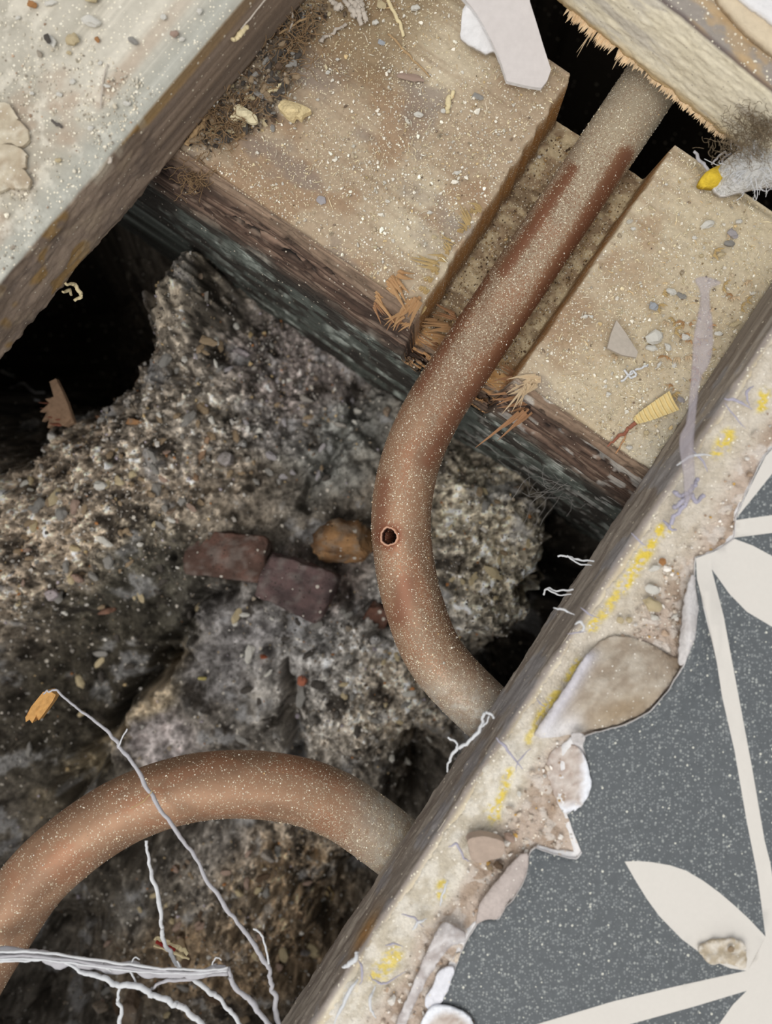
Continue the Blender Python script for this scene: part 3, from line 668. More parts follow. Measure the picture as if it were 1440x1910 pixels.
mkflap('curled_edge', [(1288, 1078), (1296, 1076), (1299, 1110), (1304, 1142), (1296, 1190), (1276, 1238), (1266, 1230), (1270, 1180), (1275, 1130)],
       lambda x, y: .0035 + .0035 * ell(x, y, 1286, 1165, 16, 70), lil, lab='white curled up rim of lino')
mkflap('folded_flap', [(985, 1592), (986, 1610), (980, 1636), (962, 1668), (948, 1682), (930, 1712), (905, 1716), (888, 1722), (894, 1690), (908, 1668), (930, 1640), (955, 1610), (970, 1596)],
       lambda x, y: .003 + .002 * ell(x, y, 940, 1660, 26, 70, 35), lambda x, y: mix((196, 184, 178), (170, 158, 152), fbm(x / 16, y / 16, 4, 436)), lab='folded back flap showing the grey underside')
mkflap('torn_blob', [(1036, 1396), (1066, 1390), (1086, 1402), (1098, 1432), (1102, 1466), (1089, 1498), (1060, 1518), (1044, 1506), (1030, 1470), (1020, 1430)],
       lambda x, y: .0014 + .0018 * sst(1050, 1092, x) + .0008 * (fbm(x / 8, y / 8, 3, 437) - .5), lambda x, y: mix(gry(x, y), (228, 230, 236), np.maximum(sst(1074, 1094, x + 14 * (fbm(x / 7, y / 7, 3, 438) - .5)), sst(1490, 1510, y + 12 * (fbm(x / 7, y / 7, 3, 438) - .5)))), lab='rounded torn patch of pinkish grey backing')
mkflap('curl', [(1066, 1370), (1080, 1367), (1091, 1373), (1089, 1384), (1080, 1390), (1068, 1384)], lambda x, y: .005 - .001 * ell(x, y, 1079, 1378, 6, 5), lil, lab='small white paper curl')
mkflap('bent_strip', [(826, 1722), (850, 1730), (868, 1742), (866, 1756), (850, 1762), (836, 1770), (820, 1790), (800, 1822), (782, 1856), (762, 1900), (748, 1930), (736, 1920), (752, 1880), (770, 1840), (790, 1790), (806, 1756)],
       lambda x, y: .003 + .0025 * ell(x, y, 830, 1750, 40, 26, -40), lambda x, y: mix((204, 199, 198), (168, 159, 156), sst(.35, .65, fbm(x / 15, y / 15, 5, 440, .6))), lab='bent grey strip of torn backing')
mkflap('bent_strip', [(846, 1806), (838, 1840), (822, 1872), (800, 1882), (792, 1870), (806, 1840), (820, 1812)], lambda x, y: .0024 + 0 * x, lambda x, y: mix((226, 226, 232), (212, 212, 218), fbm(x / 15, y / 15, 3, 443)), lab='white torn strip beside the lino edge')
mkflap('torn_blob', [(800, 1884), (820, 1876), (846, 1880), (872, 1894), (884, 1912), (890, 1950), (790, 1950), (786, 1910)], lambda x, y: .003 + .001 * ell(x, y, 835, 1910, 40, 26), lambda x, y: mix(gry(x, y), (232, 234, 240), sst(34, 48, np.hypot(x - 836, (y - 1930) * 1.0) + 8 * (fbm(x / 7, y / 7, 3, 439) - .5))), lab='rounded white torn patch at the bottom edge')
mkflap('torn_lip', [(1304, 1770), (1322, 1758), (1350, 1752), (1380, 1756), (1392, 1770), (1390, 1806), (1372, 1803), (1356, 1797), (1340, 1798), (1326, 1800), (1312, 1788)],
       lambda x, y: .0036 + .0012 * sst(1765, 1800, y) + .0008 * fbm(x / 9, y / 9, 4, 446), lambda x, y: mix((208, 200, 188), (178, 164, 142), sst(.4, .62, fbm(x / 9, y / 8, 5, 448, .6))), lab='small torn lip in the white petal')
# ------------------------------------------------------------------ dried adhesive and fibre left on the right board
ru = np.arange(-.135, .085, .00036); ra = np.arange(.0006, .040, .00036)
RU, RA = np.meshgrid(ru, ra, indexing='ij'); u_, a_ = RU * 1000, RA * 1000
edge_n = .3 + 2.0 * fbm(u_ / 7, u_ * 0, 4, 450) + .8 * (fbm(u_ / 1.2, u_ * 0 + 5, 3, 455))
m_ = sst(edge_n - .35, edge_n + .25, a_)
d1, v1 = worley(u_ / 1.9, a_ / 1.9, 61); d2, v2 = worley(u_ / .8, a_ / .8, 62)
crumb = sst(8, 13, a_ + 4 * (fbm(u_ / 7, a_ / 7, 3, 458) - .5))
rz = .15 + .35 * fbm(u_ / 3, a_ / 3, 4, 460) + .5 * (fbm(u_ / .7, a_ / .7, 3, 464) - .5) + crumb * (.9 * v1 * (1 - np.clip(d1 * 1.3, 0, 1) ** 2) + .4 * v2 * (1 - d2) + .5 * fbm(u_ / 5, a_ / 5, 3, 466))
rz = np.where(m_ > 0, rz * m_, 0) - (1 - m_) * 1.2
rp = RF.xy(RU, 407 * K0 + RA); RPX = 720 + rp[..., 0] / K0; RPY = 955 - rp[..., 1] / K0
rc_ = mix((194, 184, 166), (220, 213, 200), sst(.35, .65, fbm(u_ / 3, a_ / 2.0, 5, 470, .6)))
rc_ = mix(rc_, (190, 172, 158), crumb * .85); rc_ = mix(rc_, (164, 144, 126), crumb * sst(.5, .66, fbm(u_ / 4, a_ / 4, 4, 474)) * .8)
rc_ = mix(rc_, (214, 206, 198), crumb * (v1 > .72) * .7); rc_ = mix(rc_, (232, 228, 224), sst(-88, -100, u_) * sst(.4, .6, fbm(u_ / 6, a_ / 6, 3, 476)) * .7)
rc_ = mix(rc_, (196, 184, 168), sst(-32, -12, u_) * .5 * (1 - crumb))
for (x0, y0, x1, y1, wd, am) in ((1232, 985, 1205, 1030, 6, 1), (1205, 1030, 1160, 1095, 9, 1), (1150, 1110, 1125, 1145, 7, .8), (1112, 1155, 1104, 1170, 7, 1), (1078, 1235, 1060, 1262, 6, .8),
                                 (1040, 1290, 1010, 1330, 7, .8), (1005, 1340, 985, 1380, 6, .6), (950, 1440, 925, 1510, 6, .9), (918, 1512, 922, 1522, 9, 1), (825, 1650, 820, 1665, 8, .8), (735, 1780, 705, 1815, 13, .7), (1355, 815, 1340, 842, 10, .9), (1425, 735, 1418, 760, 8, .9), (1240, 1000, 1250, 985, 5, .5)):
    wq = 5 * (fbm(RPX / 9, RPY / 9, 3, 478) - .5)
    rc_ = mix(rc_, (222, 196, 84), np.clip(2.2 * seg(RPX + wq * 2, RPY - wq * 2, x0, y0, x1, y1, wd) * sst(.35, .6, fbm(RPX / 6, RPY / 6, 4, 479)), 0, 1) * am)
res = grid('adhesive_residue', np.concatenate([rp, rz[..., None] / 1000], -1), M_fuzz, rc_, right_board, right_board.location, flip=False)
res.location = (0, 0, 0); res['label'] = 'cream fibrous adhesive crust with yellow streaks'


# ------------------------------------------------------------------ fine stuff: gravel, crumbs, sawdust
ICO = rock_verts(3, 1, .8, 4)
def scatter(name, xs, ys, zs, rad, cols, label, parent=None, mat=None, flat=None, seed=0):
    rs = np.random.RandomState(seed); n = len(xs); v, f = ICO; m = len(v)
    a = rs.rand(n) * 6.283; ca, sa = np.cos(a), np.sin(a); tl = rs.normal(scale=.35, size=n)
    sc = np.stack([rad * rs.uniform(.7, 1.35, n), rad * rs.uniform(.6, 1.1, n), rad * (rs.uniform(.5, 1, n) if flat is None else flat)], 1)
    q = v[None] * (1 + .18 * rs.normal(size=(n, m, 1))) * sc[:, None]
    q = np.stack([q[..., 0], q[..., 1] * np.cos(tl)[:, None] - q[..., 2] * np.sin(tl)[:, None], q[..., 1] * np.sin(tl)[:, None] + q[..., 2] * np.cos(tl)[:, None]], -1)
    P = np.stack([q[..., 0] * ca[:, None] - q[..., 1] * sa[:, None] + xs[:, None], q[..., 0] * sa[:, None] + q[..., 1] * ca[:, None] + ys[:, None], q[..., 2] + zs[:, None]], -1)
    fc = (f[None] + (np.arange(n) * m)[:, None, None]).reshape(-1, 3)
    me = raw_mesh(name, P.reshape(-1, 3), fc, np.repeat(cols, m, 0), False, (mat or M_plain,))
    o = link(name, me, parent)
    if parent is not None: o.location = -parent.location
    o['kind'] = 'stuff'
    if label: o['label'] = label
    return o
def pick(n, table, rs):
    w_ = np.array([t[0] for t in table], float); i = rs.choice(len(table), n, p=w_ / w_.sum())
    return np.array([t[1] for t in table], float)[i] * rs.uniform(.82, 1.12, (n, 1))
rs = np.random.RandomState(11)
cand = 60000; X = rs.uniform(-80, 1100, cand); Y = rs.uniform(360, 1950, cand)
k = rs.rand(cand) < .07 + .50 * gmask(X, Y) ** 1.3; X, Y = X[k], Y[k]
x = (X - 720) * KG; y = -(Y - 955) * KG; r = np.exp(rs.normal(-.95, .5, len(x))) / 1000
tint = pick(len(x), [(3, (168, 154, 136)), (5, (156, 150, 142)), (3.5, (212, 207, 199)), (3, (130, 114, 98)), (2, (96, 90, 84)), (.5, (196, 186, 196)), (.4, (184, 128, 80)), (1, (196, 172, 130))], rs)
scatter('gravel', x, y, ground_z(x, y) + r * .25, r, tint, 'loose mortar grit and small gravel spread over the soil', ground, M_plain, seed=2)

def joist_pts(n, rs, f=None):
    """points on the joist top (world x, y), notch left out, weighted by f(px, py)"""
    u = rs.uniform(-.10, .066, n); a = rs.uniform(N0 + .001, N1 - .001, n)
    frac = (a - N0) / (N1 - N0); ulm = (-166 + 14 * (.5 - frac)) * K22; urm = 60 * K22
    k = (u < ulm - .0006) | (u > urm + .0006); u, a = u[k], a[k]; xy = JF.xy(u, a)
    if f is not None:
        px = 720 + xy[:, 0] / K22; py = 955 - xy[:, 1] / K22; k = rs.rand(len(px)) < f(px, py); xy = xy[k]
    return xy
rs = np.random.RandomState(12)
dens = lambda px, py: .25 + .5 * sst(.4, .65, fbm(px / 70, py / 70, 4, 500)) + 1.2 * (ell(px, py, 1250, 650, 160, 120, -40) + .8 * ell(px, py, 850, 330, 150, 150, 0) + ell(px, py, 1190, 820, 90, 80, 0))
xy = joist_pts(13000, rs, dens); r = np.exp(rs.normal(-1.55, .48, len(xy))) / 1000
tint = pick(len(xy), [(7, (236, 230, 216)), (2, (218, 204, 170)), (.6, (204, 180, 136)), (1.5, (180, 164, 140)), (.6, (126, 110, 94))], rs)
scatter('plaster_crumbs', xy[:, 0], xy[:, 1], np.full(len(xy), JT + .0001) + r * .3, r, tint, 'fine pale plaster crumbs strewn over the joist top', joist, M_plain, seed=3)
xy = joist_pts(9000, rs, lambda px, py: .2 + .6 * sst(1000, 1100, px) + .3 * sst(.45, .6, fbm(px / 50, py / 50, 4, 503)))
def slivers(name, xy, z, ln, wd, cols, mat, label, parent, rs):
    n = len(xy); a = rs.rand(n) * 6.283; ln = ln * np.exp(rs.normal(0, .5, n)); b = rs.uniform(-.6, .6, n)
    d = np.stack([np.cos(a), np.sin(a)], 1); d2 = np.stack([np.cos(a + b), np.sin(a + b)], 1); p = np.stack([-d[:, 1], d[:, 0]], 1)
    A = xy; B = xy + d * ln[:, None]; Cc = B + d2 * ln[:, None] * .8; z0 = z + rs.uniform(0, .0003, n)
    V = np.stack([np.c_[A - p * wd * .3, z0], np.c_[A + p * wd * .3, z0], np.c_[B - p * wd, z0 + .00035], np.c_[B + p * wd, z0 + .00045], np.c_[Cc, z0 + .0001], np.c_[B, z0 + .0001]], 1)
    f = np.array([(0, 2, 1), (1, 2, 3), (2, 4, 3), (0, 1, 5), (5, 3, 4), (5, 4, 2)])
    o = link(name, raw_mesh(name, V.reshape(-1, 3), (f[None] + (np.arange(n) * 6)[:, None, None]).reshape(-1, 3), np.repeat(cols, 6, 0), False, (mat,)), parent)
    if parent is not None: o.location = -parent.location
    o['kind'] = 'stuff'; o['label'] = label; return o
slivers('sawdust', xy, np.full(len(xy), JT + .0003), .00045, .00007, pick(len(xy), [(3, (226, 212, 176)), (1, (206, 178, 132)), (2, (236, 228, 206))], rs), M_plain, 'pale sawdust curls on the joist', joist, rs)
# notch floor litter, dark chips
u = rs.uniform(-168 * K22, 58 * K22, 2600); a = rs.uniform(N0 + .004, N1 - .003, 2600); xy = JF.xy(u, a)
r = np.exp(rs.normal(-1.5, .4, len(xy))) / 1000
scatter('notch_litter', xy[:, 0], xy[:, 1], np.full(len(xy), NZ + .0003), r, pick(len(xy), [(3, (150, 122, 84)), (2, (96, 76, 58)), (2, (196, 170, 124)), (1, (214, 204, 186))], rs), 'wood crumbs on the notch floor', joist, M_plain, seed=5)
# crumbs on the left board
n = 9000; u = rs.uniform(-.09, .035, n); a = rs.uniform(.0012, .042, n); k = rs.rand(n) < .25 + .9 * sst(.45, .65, fbm(u * 90, a * 90, 4, 506)); u, a = u[k], a[k]
xy = LF.xy(u, 822 * K0 + a); r = np.exp(rs.normal(-1.6, .5, len(xy))) / 1000
scatter('plaster_crumbs', xy[:, 0], xy[:, 1], r * .4, r, pick(len(xy), [(5, (226, 218, 200)), (2, (206, 196, 176)), (.4, (184, 156, 132)), (1, (156, 146, 132))], rs), 'fine pale crumbs strewn over the board', left_board, M_plain, seed=6)
# crumbs in the adhesive
n = 7000; u = rs.uniform(-.13, .08, n); a = rs.uniform(.009, .034, n); xy = RF.xy(u, 407 * K0 + a); px = 720 + xy[:, 0] / K0; py = 955 - xy[:, 1] / K0
k = ~inside_poly(px, py, np.array(lino_poly, float)) & ~inside_poly(px, py, flap_poly) & (rs.rand(n) < .2 + ell(px, py, 1200, 1110, 70, 110, 20) + .5 * ell(px, py, 960, 1560, 60, 60)); xy = xy[k]
r = np.exp(rs.normal(-1.05, .5, len(xy))) / 1000
scatter('adhesive_crumbs', xy[:, 0], xy[:, 1], np.full(len(xy), .0012), r, pick(len(xy), [(4, (206, 192, 176)), (2, (228, 222, 214)), (2, (170, 148, 128)), (.5, (200, 160, 90))], rs), 'pinkish grey crumbs of dried adhesive', right_board, M_plain, seed=7)
# flecks on the pipes
def pipe_flecks(pp, n, seed, f):
    th, P, nr, d, X, Y, up = pp; rs = np.random.RandomState(seed); i = rs.randint(0, P.shape[0], n); j = rs.randint(0, P.shape[1], n)
    k = (up[i, j] > -.1) & (rs.rand(n) < f(X[i, j], Y[i, j], d[i, j])); i, j = i[k], j[k]; p = P[i, j]; r = np.exp(rs.normal(-2.3, .45, len(p))) / 1000
    scatter('dust_flecks', p[:, 0], p[:, 1], p[:, 2], r, pick(len(p), [(3, (228, 214, 182)), (4, (240, 234, 218)), (.5, (204, 176, 130))], rs), 'pale flecks of sawdust stuck to the pipe', th, M_plain, flat=.6, seed=seed)
pipe_flecks(pipe_a, 26000, 21, lambda X, Y, d: .15 + .5 * np.clip(d, 0, 1))
pipe_flecks(pipe_b, 9000, 22, lambda X, Y, d: .14 + .6 * np.clip(d, 0, 1))

# ------------------------------------------------------------------ splinters
def splinter_mesh(seed, fan=3):
    fan = fan * 2 if fan > 1 else 2
    """a torn sliver along +x, length 1: a few fibres of unequal length joined at the root"""
    rs = np.random.RandomState(seed); V = []; Fc = []
    for q in range(fan):
        y0 = (q - (fan - 1) / 2) * .05 + rs.uniform(-.02, .02); L = rs.uniform(.35, 1) if q else 1; w0 = rs.uniform(.025, .07); bend = rs.uniform(-.16, .16); b0 = len(V)
        for t in (0, .35, .7, 1.0):
            w = w0 * (1 - t) ** .7 + .006
            for dy, dz in ((-1, -.5), (1, -.5), (.2, .8)): V.append((t * L - .08 * (q % 3), y0 * (1 + t * .5) + bend * t * t + dy * w, dz * w * .8 + .12 * t * (1 - t) + rs.uniform(-.01, .01)))
        for a in range(3):
            for c in range(3): i0 = b0 + a * 3 + c; i1 = b0 + a * 3 + (c + 1) % 3; Fc.append((i0, i1, i1 + 3, i0 + 3))
        Fc.append((b0 + 2, b0 + 1, b0, b0)); Fc.append((b0 + 9, b0 + 10, b0 + 11, b0 + 11))
    bm = bmesh.new(); vs = [bm.verts.new(v) for v in V]
    for f in Fc:
        f = list(dict.fromkeys(f)); bm.faces.new([vs[i] for i in f])
    return bm
SPL = {}
def splinter(parent, x0, y0, x1, y1, z0, z1, wd, mat, fan=3, name='splinter', label=None, cat=None, group=None):
    key = (mat.name, fan, random.randint(0, 3))
    if key not in SPL:
        bm = splinter_mesh(hash(key[1:]) % 999, fan); me = bpy.data.meshes.new('splinter'); bm.to_mesh(me); bm.free(); me.materials.append(mat); SPL[key] = me
    a = W(x0, y0, z0); b = W(x1, y1, z1); d = Vector(b - a); kk = (H - z0) / F
    o = link(name, SPL[key], parent); o.rotation_euler = d.to_track_quat('X', 'Z').to_euler()
    o.scale = (d.length, wd * kk / .22, wd * kk / .25); o.location = Vector(a) - (parent.location if parent else Vector())
    if label: tag(o, label, cat, group)
    return o
M_brownspl = material('brown_torn_wood', (176, 132, 96), noise=(900, .3), bump=(1500, .0002, .7))
M_tanspl = material('tan_torn_wood', (206, 178, 126), noise=(900, .3), bump=(1500, .0002, .7))
M_palespl = material('pale_torn_wood', (226, 200, 164), noise=(900, .25), bump=(1500, .0002, .7))
t = JT + .0005
for a in ((738, 520, 772, 566, t, t, 22, M_fresh), (728, 530, 768, 576, t, -.024, 14, M_fresh), (706, 552, 748, 594, -.024, -.027, 16, M_fresh), (770, 565, 735, 618, t, -.028, 18, M_fresh), (778, 560, 758, 606, t, -.028, 14, M_fresh),
          (752, 585, 716, 608, -.024, -.028, 14, M_fresh), (745, 590, 722, 618, -.026, -.029, 10, M_brownspl), (700, 570, 718, 600, -.024, -.027, 9, M_brownspl), (760, 600, 730, 612, -.026, -.029, 10, M_fresh), (790, 575, 770, 600, -.026, -.03, 10, M_tanspl),
          (812, 600, 770, 600, -.040, -.038, 14, M_fresh), (836, 612, 778, 608, -.041, -.037, 16, M_fresh), (830, 634, 786, 626, -.042, -.038, 16, M_fresh), (815, 648, 776, 632, -.043, -.039, 10, M_brownspl), (846, 590, 800, 572, -.042, -.041, 12, M_brownspl),
          (872, 420, 848, 382, t, -.019, 10, M_tanspl), (876, 410, 862, 386, t, -.020, 8, M_tanspl), (895, 388, 872, 380, t, -.020, 9, M_tanspl), (888, 396, 878, 380, t, -.021, 7, M_tanspl), (845, 452, 818, 444, t, -.020, 10, M_tanspl), (838, 466, 824, 452, t, -.021, 8, M_tanspl),
          (828, 482, 800, 486, t, -.020, 10, M_tanspl), (812, 494, 764, 488, t, -.020, 11, M_tanspl), (822, 478, 812, 502, t, -.025, 8, M_tanspl), (812, 505, 800, 530, t, -.026, 12, M_tanspl), (800, 520, 790, 548, t, -.026, 10, M_tanspl), (792, 540, 776, 566, t, -.026, 12, M_tanspl),
          (858, 430, 852, 452, t, -.026, 8, M_tanspl), (834, 470, 826, 494, t, -.026, 8, M_tanspl), (868, 408, 862, 430, t, -.026, 7, M_tanspl), (880, 395, 870, 420, t, -.026, 8, M_tanspl),
          (1000, 705, 945, 709, t, -.022, 11, M_palespl), (1002, 712, 962, 722, t, -.023, 10, M_palespl), (990, 716, 950, 742, t, -.026, 14, M_palespl), (985, 722, 944, 778, t, -.029, 9, M_palespl), (977, 728, 960, 772, t, -.029, 7, M_palespl), (978, 745, 918, 762, -.028, -.031, 14, M_brownspl),
          (965, 735, 912, 748, -.027, -.029, 12, M_brownspl), (975, 758, 930, 772, -.029, -.032, 10, M_brownspl), (974, 775, 896, 846, -.027, -.032, 13, M_brownspl), (960, 708, 915, 714, -.036, -.036, 10, M_brownspl), (958, 698, 930, 688, -.040, -.037, 10, M_brownspl), (950, 720, 905, 722, -.038, -.036, 8, M_fresh)):
    splinter(joist, *a, fan=random.choice((2, 3)))
eb = -.0215
for a in ((1116, 42, 1076, 107, eb, -.026, 7, M_palespl, 2), (1122, 50, 1100, 68, eb, -.023, 12, M_palespl, 3), (1112, 30, 1080, 38, eb, -.024, 12, M_palespl, 3), (1102, 24, 1078, 32, eb, -.023, 10, M_palespl, 3), (1126, 52, 1121, 82, eb, -.025, 6, M_palespl, 2),
          (1136, 58, 1128, 84, eb, -.025, 5, M_palespl, 2), (1146, 66, 1131, 93, eb, -.026, 5, M_palespl, 1), (1150, 70, 1138, 90, eb, -.024, 6, M_palespl, 2), (1156, 76, 1145, 88, eb, -.024, 6, M_palespl, 2), (1164, 92, 1144, 131, eb, -.026, 9, M_palespl, 1), (1170, 96, 1160, 118, eb, -.024, 9, M_palespl, 3),
          (1090, 8, 1066, 8, eb, -.023, 9, M_palespl, 3), (1096, 16, 1068, 20, eb, -.023, 8, M_palespl, 3), (1140, 64, 1118, 76, eb, -.024, 7, M_palespl, 3), (1322, 214, 1303, 219, eb, -.024, 8, M_palespl, 3), (1352, 232, 1342, 240, eb, -.024, 7, M_palespl, 2), (1356, 244, 1353, 268, eb, -.026, 10, M_palespl, 2)):
    splinter(cut_board, *a[:8], fan=a[8])
rs = np.random.RandomState(31)
bm = bmesh.new()
for i in range(300):
    q = rs.rand(); px = 1070 + q * 290 + rs.normal() * 2; py = 10 + q * 236 + rs.normal() * 2.5; L = rs.uniform(5, 15) * (1.4 if q < .4 else .8); dd = .632 * (px - 720) - .775 * (py - 955) - 941; px -= .632 * dd; py += .775 * dd
    a = W(px + 3, py - 4, eb); b = W(px - L * .55 + rs.normal() * 2.5, py + L * .83 + rs.normal() * 2, eb - .0012); d = b - a; s_ = np.array([d[1], -d[0], 0]); s_ = s_ / np.linalg.norm(s_) * rs.uniform(.0002, .0006)
    v = [bm.verts.new(p) for p in (a - s_, a + s_, a + np.array([0, 0, .0006]), b)]
    for f in ((0, 1, 3), (1, 2, 3), (2, 0, 3), (0, 2, 1)): bm.faces.new([v[j] for j in f])
me = bpy.data.meshes.new('splinter_fringe'); bm.to_mesh(me); bm.free(); me.materials.append(M_palespl)
o = link('splinter_fringe', me, cut_board); o.location = -cut_board.location; o['kind'] = 'stuff'; o['label'] = 'fringe of short torn fibres along the lower edge'

# ------------------------------------------------------------------ threads
def strand(name, pts, wd, z, mat, label=None, cat='thread', parent=None, flat=1.0, group=None, k=7, wob=.25, seed=0):
    p = [(a[0], a[1]) for a in pts]; zz = z if hasattr(z, '__len__') else [z] * len(p)
    c = catmull([W(a, b, h) for (a, b), h in zip(p, np.interp(np.linspace(0, 1, len(p)), np.linspace(0, 1, len(zz)), zz))], 12)
    ww = np.interp(np.linspace(0, 1, len(c)), np.linspace(0, 1, len(wd) if hasattr(wd, '__len__') else 2), wd if hasattr(wd, '__len__') else [wd, wd])
    s_ = np.arange(len(c)); ww = ww * (1 - wob + 2 * wob * fbm(s_ / 3.0, s_ * 0 + seed, 3, 600))
    kk = (H - c[:, 2]) / F; c = c + (np.stack([fbm(s_ / 4, s_ * 0 + seed + j, 3, 610 + j) - .5 for j in range(3)], 1)) * (max(wd) if hasattr(wd, '__len__') else wd) * kk[:, None] * .9
    me, org = tube_mesh(name, c, ww * kk / 2, mat, k, True, flat)
    o = link(name, me, parent); o.location = Vector(org) - (parent.location if parent else Vector())
    if label: tag(o, label, cat, group)
    return o
fr1 = strand('frayed_thread', [(78, 1294), (104, 1289), (150, 1325), (200, 1365), (226, 1398), (255, 1432), (288, 1490), (330, 1548), (370, 1612), (420, 1692), (462, 1748), (497, 1800), (506, 1832), (516, 1880), (526, 1950)], [3, 5, 7, 8, 7, 9, 9, 11], [-.016, -.012, -.010, -.010, -.008], M_fibre,
             'long grey frayed thread crossing over the lower left copper pipe', seed=1)
strand('fibre', [(472, 1733), (483, 1738), (493, 1757), (501, 1798)], 4, -.008, M_fibre_w, parent=fr1, seed=2)
strand('fibre', [(222, 1392), (230, 1372), (238, 1360)], 2.5, -.010, M_fibre_w, parent=fr1, seed=3)
strand('fibre', [(285, 1474), (268, 1494), (244, 1508)], 2, -.010, M_straw, parent=fr1, seed=4)
strand('frayed_thread', [(273, 1565), (277, 1600), (283, 1638), (297, 1680), (300, 1722), (304, 1748), (320, 1786), (336, 1803), (354, 1823), (392, 1850), (420, 1876), (446, 1910), (458, 1950)], [6, 8, 8, 9, 8], [-.014, -.010, -.009], M_fibre_w, 'white thread hanging down beside the straw with a red stripe', seed=5)
fr3 = strand('frayed_thread', [(-40, 1784), (50, 1782), (130, 1790), (220, 1803), (300, 1811), (380, 1813), (424, 1808)], [24, 22, 20, 17, 13], -.006, M_fibre, 'thick grey frayed strand running in from the left frame edge', seed=6, flat=.45)
for oy, wq, sd in ((-7, 5, 101), (6, 4, 102), (1, 5, 103)):
    strand('fibre', [(-40, 1784 + oy), (50, 1782 + oy), (130, 1790 + oy * .9), (220, 1803 + oy * .8), (300, 1811 + oy * .7), (380, 1813 + oy * .5), (424, 1808 + oy * .3)], [wq, wq, wq * .7], -.0045, M_fibre_w if sd != 103 else M_fibre, parent=fr3, seed=sd)
strand('fibre', [(-40, 1794), (40, 1790), (110, 1790), (152, 1812), (186, 1821), (222, 1836), (264, 1842), (292, 1859), (322, 1871), (346, 1886), (378, 1912), (400, 1950)], [5, 7, 11, 11, 9], -.005, M_fibre_w, parent=fr3, seed=7)
strand('fibre', [(422, 1806), (440, 1842), (470, 1872), (500, 1912), (515, 1950)], [8, 10, 10], -.006, M_fibre, parent=fr3, seed=8)
strand('fibre', [(424, 1815), (352, 1824), (302, 1832), (281, 1846)], [8, 7, 5], -.006, M_fibre, parent=fr3, seed=9)
strand('fibre', [(222, 1842), (220, 1865), (227, 1886), (222, 1906), (226, 1950)], [5, 7, 8], -.005, M_fibre_w, parent=fr3, seed=10)
strand('fibre', [(238, 1806), (248, 1820), (253, 1833)], 4, -.006, M_fibre_w, parent=fr3, seed=11)
for i, x0 in enumerate((145, 190, 243, 330, 395)): strand('fibre', [(x0, 1800 - i % 2 * 8), (x0 + 8, 1786 + i % 2 * 20), (x0 + 18, 1790 + i % 2 * 22)], 2.5, -.005, M_fibre_w, parent=fr3, seed=30 + i, k=5)
e = strand('frayed_thread', [(833, 1438), (838, 1418), (852, 1397), (878, 1382), (897, 1357), (902, 1334), (914, 1330), (920, 1340)], [3, 6, 7, 6, 4], [-.004, .001, .002, .003], M_fibre_w, 'curled white thread on the edge of the right board below the pipe end', seed=12)
strand('fibre', [(852, 1397), (851, 1384), (836, 1376)], 3.5, .001, M_fibre_w, parent=e, seed=13)
strand('fibre', [(897, 1357), (908, 1348), (912, 1336)], 3, .003, M_fibre_w, parent=e, seed=14)
for i, (p, wd_, lab) in enumerate(([[(1040, 1037), (1058, 1037), (1078, 1044), (1108, 1046)], 4, 'pale fibre tuft poking from the right board edge under the joist'], [[(1014, 1110), (1020, 1098), (1040, 1102), (1070, 1100)], 4, 'lower pale fibre tuft poking from the right board edge'])):
    e = strand('fibre_tuft', p, wd_, [-.016, -.012], M_fibre_w, lab, 'fibre', seed=40 + i); strand('fibre', [(p[1][0], p[1][1]), (p[2][0] + 4, p[2][1] + 8), (p[3][0] - 4, p[3][1] + 8)], 3, -.013, M_fibre_w, parent=e, seed=44 + i)
M_lilac = material('lilac_fibre', (168, 164, 178), noise=(700, .2), bump=None)
for i, (p, wd_) in enumerate(([[(1178, 994), (1192, 1008), (1208, 1022)], 5], [[(1083, 1133), (1100, 1146), (1118, 1152)], 5], [[(1237, 970), (1250, 984), (1262, 990)], 9], [[(1351, 744), (1376, 748), (1403, 764)], 8], [[(1404, 720), (1392, 735), (1398, 756)], 7],
                              [[(1350, 752), (1372, 778), (1390, 800)], 4], [[(926, 1376), (948, 1400), (973, 1434)], 8], [[(837, 1580), (852, 1574), (866, 1600), (875, 1606)], 7], [[(718, 1764), (734, 1760), (752, 1766)], 5],
                              [[(690, 1820), (704, 1832), (722, 1834), (757, 1812)], 6], [[(1000, 1302), (1010, 1314), (1018, 1318)], 4], [[(1058, 1182), (1074, 1180), (1094, 1178)], 4], [[(1286, 835), (1312, 862), (1320, 880)], 5], [[(990, 1395), (968, 1420), (962, 1440)], 4], [[(668, 1790), (676, 1810), (672, 1836)], 7], [[(748, 1706), (772, 1712), (790, 1730)], 5])):
    strand('lilac_fibre', p, [wd_ * .25, wd_ * .75, wd_ * .6, wd_ * .2], [.0026, .0036, .0026], M_lilac, None, parent=res, seed=60 + i).location -= right_board.location * 0
for o in [o for o in C.objects if o.name.startswith('lilac_fibre')]: o.location = Vector(o.location) - right_board.location
for i, (p, wd_) in enumerate(([[(1032, 1133), (1052, 1138), (1071, 1147)], 5], [[(640, 1803), (652, 1800), (664, 1783), (668, 1776)], 12], [[(668, 1826), (646, 1860), (624, 1912)], 10], [[(768, 1735), (780, 1722), (796, 1712)], 8], [[(1072, 1165), (1082, 1160), (1090, 1172), (1080, 1180)], 7], [[(1262, 870), (1290, 850), (1330, 850)], 7], [[(836, 1640), (825, 1670), (822, 1690)], 6], [[(700, 1840), (690, 1870), (700, 1900)], 8])):
    o = strand('white_fibre', p, [wd_ * .3, wd_ * .8, wd_ * .7, wd_ * .25], [.0024, .0034, .0026], M_fibre_w, None, parent=res, seed=80 + i); o.location = Vector(o.location) - right_board.location
